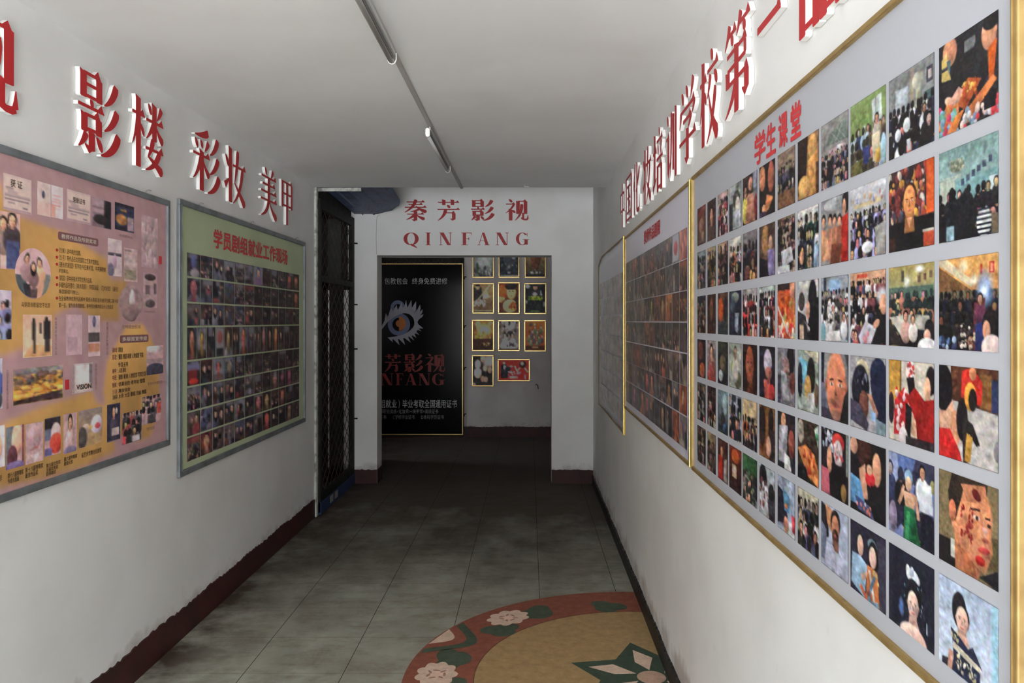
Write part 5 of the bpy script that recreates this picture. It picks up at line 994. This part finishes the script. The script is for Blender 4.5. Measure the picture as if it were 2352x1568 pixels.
# ================================================================ ceiling: trunking and two tube lamps
xt = -0.532
mb = MB(); mb.box(xt - .011, Y0 + .1, ZC - .012, xt + .011, YE - .005, ZC - .0005, bev=.003); t = mb.build('cable_trunking', M['grey_plastic'])
tag(t, 'long grey cable trunking running down the middle of the ceiling', 'cable trunking')
def tube_lamp(y0, y1, z, x, label):
    o = bpy.data.objects.new('tube_lamp', None); C.objects.link(o); o.location = (x, y0, ZC - .013); tag(o, label, 'ceiling lamp', 'tube lamps on the ceiling')
    n = y1 - y0; mb = MB(); r = .0148; zc = z - ZC
    prof = [(r * math.cos(t_), zc + r * 1.25 * math.sin(t_)) for t_ in np.linspace(math.pi, 1.70 * math.pi, 13)]
    full = [(1.1 * r * math.cos(t_), zc + 1.1 * r * 1.25 * math.sin(t_)) for t_ in np.linspace(math.pi, 2 * math.pi, 15)]
    inner = [(p[0] * .86, p[1] * .94 + zc * .06 + .001) for p in prof]
    mb.v += [(p[0], yy, p[1]) for yy in (0.012, n) for p in prof]; mb.f += [(i, i + 1, 14 + i, 13 + i) for i in range(12)]; mb.fm += [0] * 12
    o2 = mb.build('diffuser', M['tube'], o, smooth=True); sm = o2.modifiers.new('thickness', 'SOLIDIFY'); sm.thickness = .002
    mb = MB(); mb.box(.006, .01, -.020, r - .001, n - .004, -.001); mb.box(-r + .001, .01, -.030, -.003, n - .004, -.014); mb.build('housing', M['tube'], o)
    mb = MB(); mb.box(-.003, .02, -.034, .0055, n - .008, -.001); mb.build('wiring_channel', M['channel'], o)
    mb = MB(); pts = [(p[0], n, p[1]) for p in full] + [(1.1 * r, n, -.010)]; mb.tube(pts, .0022, 6); mb.build('end_rim', M['bright_plastic'], o)
    mb = MB(); c8 = [(r * .78 * math.cos(t_), zc - .004 + (.012 if math.sin(t_) > 0 else -.012) + r * .78 * math.sin(t_)) for t_ in np.linspace(0, 2 * math.pi, 20, endpoint=False)]
    v = [(p[0], yy, p[1]) for yy in (-.006, .014) for p in c8]
    mb.add(v, [tuple(range(20)), tuple(reversed(range(20, 40)))] + [(i, (i + 1) % 20, 20 + (i + 1) % 20, 20 + i) for i in range(20)]); mb.build('end_cap', M['bright_plastic'], o)
    mb = MB(); mb.box(-.006, .1, -.002, .006, .14, 0.0); mb.box(-.006, n - .14, -.002, .006, n - .1, 0.0); mb.build('mounting_clip', M['white_plastic'], o)
tube_lamp(1.55, 3.03, ZC - .031, -.530, 'near unlit tube lamp on the ceiling, beginning outside the frame')
tube_lamp(4.20, 5.24, ZC - .031, -.543, 'far unlit tube lamp on the ceiling with a white rounded end cap')
mb = MB(); yh = 1.055 * F / 312; xh = (1210 - PX) * yh / F
mb.tube([(xh - .018, yh, ZC), (xh - .018, yh, ZC - .012), (xh + .018, yh, ZC - .014)], .0025, 6); tag(mb.build('ceiling_hook', M['bright_plastic']), 'tiny white hook on the ceiling over the far end', 'hook')

# ================================================================ grille gate on the left, awning sheet, passage end
gz = 2.60
pr = MB(); pr.box(XL - .025, YE - .035, 0, XL + .018, YE + .018, ZC - .003, bev=.004)
o = pr.build('gate_post', M['galv']); tag(o, 'peeling white metal post at the near side of the grille', 'post')
mb = MB(); mb.box(XL - .02, YE - .002, ZC - .03, -1.33, YE + .02, ZC - .0035, bev=.003); o = mb.build('ceiling_batten', M['galv']); tag(o, 'peeling white batten along the ceiling edge over the grille', 'batten')

ga, gbY = YE + .03, YF - .006
gt = bpy.data.objects.new('grille_gate', None); C.objects.link(gt); gt.location = (XL + .012, ga, 0)
tag(gt, 'dark metal gate with diamond lattice between left wall and far wall', 'gate')
GW = gbY - ga
mb = MB()
for a, b_ in ((0, .05), (GW - .07, GW)): mb.box(-.02, a, .02, .02, b_, 2.52)
mb.box(-.02, .05, 2.44, .02, GW - .07, 2.52); mb.box(-.02, .05, .10, .02, GW - .07, .17)
mb.build('gate_frame', M['darkmetal'], gt)
mb = MB(); mb.box(-.018, .05, 1.86, .024, GW - .07, 1.91); mb.build('middle_rail', M['darkmetal'], gt)
def lattice(par, name, y0, y1, z0, z1, x, cw=.15, ch=.125, r=.0032):
    mb = MB()
    ny = max(1, round((y1 - y0) / cw)); nz = max(1, round((z1 - z0) / ch)); dy, dz = (y1 - y0) / ny, (z1 - z0) / nz
    for k in range(-nz, ny):     # rising and falling zigzag wires clipped to the panel
        for s_ in (1, -1):
            pts = []
            for j in range(nz + 1):
                c2 = k + j if s_ > 0 else k + nz - j
                if 0 <= c2 <= ny: pts.append((x + .002 * s_, y0 + c2 * dy, z0 + j * dz))
            if len(pts) > 1: mb.tube(pts, r, 5)
    return mb.build(name, M['lattice'], par)
lattice(gt, 'lattice', .05, GW - .07, .17, 1.86, 0); lattice(gt, 'lattice', .05, GW - .07, 1.91, 2.44, 0)
mb = MB(); mb.box(-.024, .0, .005, .026, GW, .10); rail = mb.build('bottom_rail', M['blue_rail'], gt); rail['label'] = 'dark blue bottom rail'
for a in (.28, .44): mb = MB(); mb.box(.0262, a, .03, .0275, a + .10, .088); mb.build('paper_tag', M['tag'], rail)
for z in (.62, 1.28, 1.70, 2.28):
    mb = MB(); mb.tube([(.0, GW - .03, z - .03), (.0, GW - .03, z + .03)], .014, 8); mb.tube([(.0, GW - .03, z), (.05, GW - .004, z)], .007, 6); mb.build('hinge', M['darkmetal'], gt)
# inner leaf folded back behind the gate, seen through the lattice
il = bpy.data.objects.new('inner_grille', None); C.objects.link(il); il.location = (XL - .12, YE + .06, 0)
tag(il, 'second dark grille standing just behind the diamond lattice gate', 'gate')
mb = MB()
for a in (0, .46): mb.box(-.012, a, .0, .012, a + .035, 2.5)
for z in (.05, 1.0, 1.9, 2.44): mb.box(-.010, .035, z, .010, .46, z + .035)
mb.build('gate_frame', M['darkmetal'], il)
lattice(il, 'lattice', .035, .46, .085, 2.44, 0, .14, .15, .003)
# door at the end of the alley, slits of daylight beside it
dy_ = 7.50; k8 = dy_ / F
def DXp(x): return (x - PX) * k8
od = bpy.data.objects.new('metal_door', None); C.objects.link(od); od.location = (DXp(770), dy_, 0); ox = DXp(770)
tag(od, 'dark metal door with dusty glass seen behind the grille', 'door')
def part(nm, m, x0, x1, z0, z1, y0=0.0, y1=.03):
    mb = MB(); mb.box(DXp(x0) - ox, y0, z0, DXp(x1) - ox, y1, z1); return mb.build(nm, M[m], od)
part('hinge_stile', 'darkmetal', 660, 752, .0, 2.6); part('centre_panel', 'darkmetal', 756.5, 788, .0, 1.84)
part('upper_stile', 'darkmetal', 783, 798, 1.94, 2.6); part('lock_post', 'darkmetal', 806, 819.5, .0, 2.9); part('lock_rail', 'darkmetal', 660, 806, 1.84, 1.94)
part('head_panel', 'darkmetal', 660, 806, 2.52, 2.9); part('glass_pane', 'glass_dirty', 751, 783, 1.94, 2.52, .01, .02); part('sill_panel', 'darkmetal', 751, 806, 0, .12)
# corrugated awning sheet
vs, fs = [], []; ys = np.linspace(YE + .022, YF - .004, 12)
for i, y in enumerate(ys):
    t = (y - YE) / (YF - YE)
    xr = -1.10 - .04 * t - .30 * max(0, (t - .42) / .58) ** 2.2
    for j in range(121):
        x = -1.66 + (xr + 1.66) * j / 120; vs.append((x, y, 2.625 - .065 * t + (-.011) * max(0.0, math.cos((x + 2) * 2 * math.pi / .105)) ** 10))
fs = [(i * 121 + j, (i + 1) * 121 + j, (i + 1) * 121 + j + 1, i * 121 + j + 1) for i in range(11) for j in range(120)]
o = finish('awning_sheet', vs, fs, M['blue_metal'], smooth=True); sm = o.modifiers.new('thickness', 'SOLIDIFY'); sm.thickness = .0012
tag(o, 'blue corrugated sheet overhead in the corner above the grille', 'awning')

mb = MB(); cx_ = (865 - PX) * sc
mb.tube([(cx_ + .03, YF - .003, HZ(494, YF)), (cx_ + .006, YF - .003, HZ(497, YF)), (cx_, YF - .003, HZ(508, YF)), (cx_ - .004, YF - .003, HZ(545, YF)), (cx_, YF - .003, HZ(584, YF))], .0022, 5)
tag(mb.build('thin_cable', M['grey_plastic']), 'thin grey cable running down the far wall to the doorway corner', 'cable')

# ================================================================ back room: black poster and small framed prints
kb = BY / F
def bxp(x): return (x - PX) * kb
def bzp(y): return HZ(y, BY)
px0, px1, pz0, pz1 = bxp(756), bxp(1064), bzp(998), bzp(605)
bp_ = root('poster_board', 'far', (px0, BY - .012, pz0))
tag(bp_, 'tall black advertising board with an eye emblem in a thin gold frame', 'poster')
PW, PH = px1 - px0, pz1 - pz0
mb = MB(); mb.box(.003, .003, .0, PW - .003, PH - .003, .012); mb.build('panel', M['black'], bp_)
mb = MB(); g_ = .014
for q in ((0, 0, PW, g_), (0, PH - g_, PW, PH), (0, g_, g_, PH - g_), (PW - g_, g_, PW, PH - g_)): mb.box(q[0], q[1], .0005, q[2], q[3], .022, bev=.003)
mb.build('frame', M['palegold'], bp_)
def qx(x): return bxp(x) - px0
def qy(y): return bzp(y) - pz0
text(bp_, 'lettering', '包教包会', qx(884), qy(653), qx(937), qy(638), .0128, M['poster_text']); text(bp_, 'lettering', '终身免费进修', qx(947), qy(653), qx(1028), qy(638), .0128, M['poster_text'])
for body, x0, x1, yb, yt, mm, bw in (('(', 853, 856, 937, 917, 'poster_text', 0), ('剧组就业', 860, 912, 936, 917, 'poster_text', .010), (')', 916, 919, 937, 917, 'poster_text', 0), ('毕业考取全国通用证书', 925, 1050, 936, 917, 'poster_text', .010),
        ('劳动部职业资格<化妆师><美甲师>高级证书', 858, 1007, 949, 939, 'poster_dim', 0), ('B专业证书', 850, 888, 962, 952, 'poster_dim', 0), ('C学校毕业证书', 903, 953, 962, 952, 'poster_dim', 0), ('D本科学历证书', 968, 1020, 962, 952, 'poster_dim', 0)):
    text(bp_, 'lettering', body, qx(x0), qy(yb), qx(x1), qy(yt), .0128, M[mm], bw)
for ch, xa, xb in (('秦', 830, 868), ('芳', 883, 922), ('影', 928, 971), ('视', 976, 1023)):
    letter(ch, None, 0, (xb - xa) * kb, 0, 42 * kb, 0, .0128, '', face='poster_red', parent=bp_, ofs=((qx(xa) + qx(xb)) / 2, qy(854)))
for ch, xa, xb in (('Q', 806, 832), ('I', 838, 848), ('N', 876, 904), ('F', 909, 927), ('A', 932, 958), ('N', 962, 989), ('G', 993, 1022)):
    letter(ch, None, 0, (xb - xa) * kb, 0, 27 * kb, 0, .0128, '', face='poster_red', parent=bp_, ofs=((qx(xa) + qx(xb)) / 2, qy(884)), latin=True)
# eye emblem (lash ring, blue iris, orange pupil)
def zp(x, y): return (qx(860 + x / 11.2), qy(660 + y / 11.2))
er = root('eye_emblem', 'far', (0, 0, 0)); bpy.data.objects.remove(er)
mb = MB()
def tri(pts, z, k): mb.poly([zp(*p) for p in pts], z, None, k)
lash_o = [(190, 1010), (270, 850), (300, 660), (335, 745), (360, 740), (430, 520), (455, 560), (480, 630), (575, 440), (612, 580), (710, 370), (735, 520), (775, 500), (825, 320), (852, 520), (960, 320), (970, 520), (1080, 350), (1080, 570), (1110, 570), (1180, 440), (1195, 540), (1165, 640), (1245, 560), (1240, 640), (1185, 715), (1275, 685), (1235, 760), (1150, 820), (1112, 890), (1140, 950)]
lash_i = [(200, 1080), (290, 950), (350, 880), (430, 820), (500, 770), (580, 720), (660, 685), (750, 662), (830, 665), (900, 685), (960, 730), (1000, 780), (1025, 840), (1035, 900), (1030, 960)]
low_o = [(1140, 950), (1265, 1050), (1140, 1055), (1220, 1125), (1120, 1090), (1085, 1135), (1165, 1220), (1060, 1180), (1040, 1190), (1085, 1295), (990, 1235), (960, 1240), (1028, 1365), (900, 1265), (870, 1268), (945, 1420), (780, 1300), (745, 1305), (800, 1480), (640, 1325), (610, 1330), (655, 1485), (490, 1325), (470, 1340), (480, 1410), (352, 1290)]
low_i = [(1030, 960), (1005, 1020), (960, 1070), (900, 1120), (830, 1170), (740, 1210), (640, 1240), (520, 1265), (420, 1278), (352, 1285)]
def resample(pts, n):
    P_ = np.array(pts, float); d = np.r_[0, np.cumsum(np.linalg.norm(np.diff(P_, axis=0), axis=1))]
    return [tuple(np.array([np.interp(t_, d / d[-1], P_[:, 0]), np.interp(t_, d / d[-1], P_[:, 1])])) for t_ in np.linspace(0, 1, n)]
def match(o_, i_):   # strip between the toothed outer line and the smooth inner line
    P_ = np.array(o_, float); I_ = np.array(resample(i_, 200)); lst = 0; pairs = []
    for j, q_ in enumerate(P_):
        t_ = int(j / (len(P_) - 1) * 199); a, b_ = max(lst, t_ - 45), min(199, t_ + 45) + 1
        if a >= b_: a = b_ - 1
        kx = a + int(np.argmin(np.linalg.norm(I_[a:b_] - q_, axis=1))) if 0 < j < len(P_) - 1 else (0 if j == 0 else 199)
        kx = max(kx, lst); lst = kx; pairs.append((zp(*q_), zp(*I_[kx])))
    return pairs
def ring(cx, cy, ro, ri, a0, a1, z, k, n=40):
    t_ = np.radians(np.linspace(a0, a1, n)); mb.strip([(zp(cx + ro * math.cos(q), cy + ro * 1.02 * math.sin(q)), zp(cx + ri * math.cos(q), cy + ri * 1.02 * math.sin(q))) for q in t_], z, z, sides=False, k=k)
ring(610, 520, 185, 95, 130, 380, .0124, 1)
mb.strip(match(lash_o, lash_i), .0127, .0127, sides=False, k=0); mb.strip(match(low_o, low_i), .0127, .0127, sides=False, k=0)
ring(640, 950, 285, 170, 0, 360, .0125, 1, 60)
ring(640, 930, 180, 0.5, -90, 90, .0130, 2, 30); ring(645, 925, 88, 0.5, 90, 270, .0130, 2, 24)
mb.build('eye_emblem', None, bp_, mats=[M['poster_grey'], M['poster_blue'], M['poster_orange']])
# dark grille of the closed doorway behind the board
gr = root('doorway_grille', 'far', (bxp(742), BY, .02)); tag(gr, 'dark grille showing just above the black advertising board', 'gate')
mb = MB(); gw, gh = bxp(1066) - bxp(742), bzp(592) - .02
for q in ((0, 0, .05, gh), (gw - .03, 0, gw, gh), (.05, gh - .03, gw - .03, gh), (.05, 0, gw - .03, .04)): mb.box(q[0], q[1], .001, q[2], q[3], .011)
mb.box(.04, .03, .001, gw - .02, gh - .02, .003); mb.build('gate_frame', M['darkmetal'], gr)
mb = MB()
for i in range(30): x = .05 + i * (gw - .1) / 30; mb.tube([(x, gh - .13, .008), (x + .03, gh - .08, .008), (x + .06, gh - .03, .008)], .0035, 5); mb.tube([(x + .06, gh - .13, .0085), (x + .03, gh - .08, .0085), (x, gh - .03, .0085)], .0035, 5)
mb.build('lattice', M['lattice'], gr)
for y in (636, 748, 844, 950):
    mb = MB(); mb.tube([(gw + .002, bzp(y) - .05, .006), (gw + .002, bzp(y) - .02, .014), (gw + .03, bzp(y) - .02, .012)], .008, 6); mb.build('hinge', M['darkmetal'], gr)

GF = 4.6
def fr(xa, xb, yt, yb, f, label, nx=22, ny=30, seed=0):
    o = root('picture_frame', 'far', (bxp(xa), BY, bzp(yb))); W_, H_ = (xb - xa) * kb, (yb - yt) * kb
    tag(o, label, 'framed poster', 'small gold-framed film posters')
    mb = MB(); g_ = .016
    for q in ((0, 0, W_, g_), (0, H_ - g_, W_, H_), (0, g_, g_, H_ - g_), (W_ - g_, g_, W_, H_ - g_)): mb.box(q[0], q[1], .001, q[2], q[3], .02, bev=.004)
    mb.build('frame', M['palegold'], o)
    p = Pic(nx, ny, (60, 56, 52), 7000 + seed); f(p); p.grain(4, 8); p.mesh(o, 'print', g_ * .8, g_ * .8, W_ - g_ * .8, H_ - g_ * .8, .010, GF, M['print'])
    mb = MB(); mb.box(g_ * .5, g_ * .5, .001, W_ - g_ * .5, H_ - g_ * .5, .009); mb.build('backing', M['darkmetal'], o)
def g1(p): p.g((90, 92, 88), (70, 72, 66)).e(.5, .5, .35, .22, (120, 124, 120), soft=.5).sp(30, 0, .65, 1, 1, [(50, 52, 48), (110, 112, 104), (40, 40, 38)], .03, .08).e(.2, .7, .08, .2, (44, 44, 42))
def g2(p): p.b(0, 0, 1, 1, (22, 24, 28)).e(.55, .4, .35, .35, (36, 38, 42)).e(.75, .3, .1, .1, (90, 92, 98)).sp(14, .1, .5, .9, .85, [(56, 60, 60), (80, 84, 84), (20, 22, 24)], .02, .05).b(0, .94, 1, 1, (100, 98, 90)).b(.42, .83, .58, .87, (110, 112, 116))
def g3(p): p.g((110, 92, 56), (36, 30, 22)).e(.5, .4, .24, .35, (70, 40, 26)).l(.8, .3, .6, .75, .04, (40, 26, 20)).sp(16, .2, .78, .8, .92, [(120, 120, 110), (40, 36, 30)], .02, .05).b(0, .9, 1, 1, (26, 24, 20))
def g4(p): p.b(0, 0, 1, 1, (110, 92, 62)).p([(0, .12), (.4, .1), (.5, .55), (0, .6)], (30, 26, 24)).e(.22, .12, .1, .08, (150, 120, 90)).e(.22, .05, .14, .04, (24, 20, 18)).l(.85, .02, .2, .58, .05, (150, 136, 108)).e(.65, .5, .17, .2, (150, 132, 104)).e(.65, .3, .08, .08, (160, 126, 96)).p([(.05, .6), (.95, .45), (1, .9), (0, .95)], (96, 74, 52)).sp(26, .06, .58, .6, .78, [(196, 186, 166)], .015, .035, 1.6).b(.08, .92, .92, .95, (140, 124, 100)).b(0, .96, 1, 1, (60, 40, 28))
def g5(p): p.b(0, 0, 1, 1, (66, 30, 16)).e(.25, .25, .3, .2, (170, 76, 30), soft=.5).e(.62, .3, .23, .24, (206, 140, 84)).e(.6, .1, .32, .1, (24, 18, 16)).e(.6, .18, .26, .04, (20, 16, 14)).e(.53, .27, .05, .015, (40, 24, 18)).e(.7, .27, .05, .015, (40, 24, 18)).e(.62, .42, .07, .015, (130, 60, 36)).p([(0, .45), (.3, .48), (.3, .55), (.1, .66), (0, .62)], (190, 130, 84)).e(.55, .76, .36, .22, (214, 150, 92)).e(.72, .76, .18, .14, (150, 60, 26)).sp(12, .5, .72, .85, .86, [(200, 130, 60), (90, 40, 20)], .02, .04).b(.4, .9, .6, .93, (190, 150, 110)).p([(.8, .5), (1, .4), (1, 1), (.9, .9)], (40, 22, 16))
def g6(p): p.b(0, 0, 1, 1, (20, 22, 22)).e(.12, .08, .12, .06, (150, 150, 150)).e(.5, .12, .11, .09, (120, 92, 74)).e(.5, .05, .12, .04, (20, 18, 18)).p([(.3, .25), (.7, .2), (.85, .42), (.2, .45)], (30, 30, 32)).e(.48, .35, .12, .06, (140, 136, 130)).p([(.75, .2), (.86, .4), (.74, .4)], (150, 156, 160)).b(.14, .42, .86, .55, (96, 112, 40)).sp(22, .14, .42, .86, .54, [(130, 150, 50), (50, 60, 26)], .02, .05).b(.28, .92, .72, .94, (90, 110, 50)).e(.06, .62, .05, .06, (110, 112, 112)).e(.94, .7, .04, .1, (110, 112, 112))
def g7(p): p.g((130, 84, 40), (50, 26, 16)).e(.55, .35, .3, .2, (226, 190, 130), soft=.5).e(.25, .15, .14, .14, (170, 130, 90)).e(.85, .12, .12, .1, (150, 110, 80)).e(.1, .22, .08, .08, (90, 60, 40)).sp(24, .1, .4, .9, .6, [(190, 130, 60), (150, 90, 40)], .02, .05).b(0, .62, 1, 1, (46, 26, 18)).sp(10, .4, .76, .86, .84, [(150, 110, 66)], .015, .03, 1.6)
def g8(p): p.b(0, 0, 1, 1, (96, 84, 82)).e(.52, .16, .28, .16, (150, 142, 140)).sp(34, 0, 0, 1, .7, [(40, 34, 34), (150, 134, 128), (90, 76, 72), (176, 160, 152)], .03, .07).p([(.4, .36), (.75, .36), (.6, .55)], (30, 26, 28)).person(.3, .5, .08, (176, 164, 164)).person(.68, .5, .08, (170, 156, 156)).e(.5, .84, .46, .14, (196, 184, 182)).sp(8, .25, .76, .8, .86, [(40, 30, 36)], .03, .05).b(0, .95, 1, 1, (60, 30, 28))
def g9(p): p.g((170, 74, 36), (120, 60, 30)).e(.28, .12, .1, .07, (60, 50, 40)).sp(10, .1, .1, .9, .4, [(190, 120, 60), (140, 110, 70), (90, 50, 30)], .04, .08)
def g9_(p):
    g9(p)
    for x, y in ((.5, .2), (.35, .35), (.62, .36), (.8, .2), (.2, .5), (.45, .52), (.7, .55), (.85, .5), (.3, .66), (.6, .7)): p.person(x, y, .045, [(70, 76, 60), (150, 140, 120), (60, 56, 60), (120, 60, 40)][int(x * 40) % 4])
    p.b(0, .84, 1, 1, (60, 34, 22)).b(.36, .86, .66, .92, (130, 96, 60))
def g10(p): p.b(0, 0, 1, 1, (26, 20, 18)).e(.8, .16, .3, .22, (150, 128, 122), soft=.4); [p.e(x, y, r_, r_ * 1.0, c_) for x, y, r_, c_ in ((.5, .1, .12, (150, 124, 112)), (.25, .28, .15, (176, 164, 150)), (.25, .58, .18, (170, 140, 122)), (.62, .42, .11, (140, 108, 94)), (.86, .48, .11, (130, 98, 86)), (.5, .78, .11, (120, 88, 76)), (.66, .8, .1, (130, 96, 84)))]; p.e(.25, .5, .17, .08, (196, 186, 170)).b(.3, .88, 1, 1, (20, 16, 14)).e(.05, .97, .1, .06, (130, 104, 84))
def g11(p): p.b(0, 0, 1, 1, (176, 34, 30)).person(.18, .14, .055, (24, 22, 26)).p([(.08, .3), (.42, .34), (.4, .5), (.34, .55), (.3, .9), (.06, .9)], (24, 22, 26)).p([(.16, .28), (.24, .28), (.2, .6)], (206, 204, 206)).l(.2, .32, .2, .56, .02, (40, 36, 40)).e(.42, .32, .05, .04, (206, 170, 150)).e(.8, .22, .12, .18, (36, 20, 20)).e(.78, .18, .045, .09, (214, 170, 150)).p([(.7, .4), (.86, .4), (.94, .9), (.62, .9)], (170, 30, 28)).l(.7, .4, .6, .56, .045, (210, 166, 146)).l(.6, .56, .54, .3, .04, (210, 166, 146)).l(.86, .4, .97, .6, .045, (210, 166, 146)).sp(26, .32, .58, .72, .72, [(150, 150, 156), (190, 186, 190), (96, 90, 100)], .015, .03).b(.36, .8, .64, .94, (200, 110, 110)).b(.0, .92, 1, 1, (140, 26, 24)).b(.86, .74, .9, .95, (196, 150, 130))
FR = [(1085, 1135, 567, 638, g1, 'gold-framed film poster in pale grey, top row beside the black board'), (1145, 1193, 567, 638, g2, 'gold-framed film poster, nearly black, in the middle of the top row'), (1205, 1254, 567, 638, g3, 'gold-framed film poster in dark ochre at the right of the top row'),
      (1085, 1135, 650, 720, g4, 'gold-framed film poster with a slanting sword, second row beside the black board'), (1144, 1194, 648, 721, g5, 'gold-framed film poster with an orange-lit face under a dark hat'), (1204, 1255, 650, 721, g6, 'gold-framed film poster, black with a green title band'),
      (1084, 1135, 734, 806, g7, 'gold-framed film poster with a glowing yellow burst'), (1144, 1194, 735, 806, g8, 'gold-framed film poster of pale crowded faces, centre of the third row'), (1204, 1254, 735, 807, g9_, 'gold-framed film poster in orange with many small figures'),
      (1084, 1134, 815, 887, g10, 'gold-framed film poster with several dim faces on black, bottom row'), (1143, 1217, 824, 875, g11, 'wide gold-framed red poster with a suited man and a woman')]
for i, (xa, xb, yt, yb, f, lab) in enumerate(FR): fr(xa, xb, yt, yb, f, lab, *((34, 22) if i == 10 else (22, 30)), seed=i)
mb = MB(); x0, z0 = bxp(1230), bzp(884); mb.tube([(x0, BY - .004, z0), (x0 + .012, BY - .02, z0 + .012), (x0 + .03, BY - .02, z0), (x0 + .036, BY - .012, z0 - .05)], .005, 6)
tag(mb.build('wire_end', M['darkmetal']), 'short black wire end poking from the back room wall', 'wire')
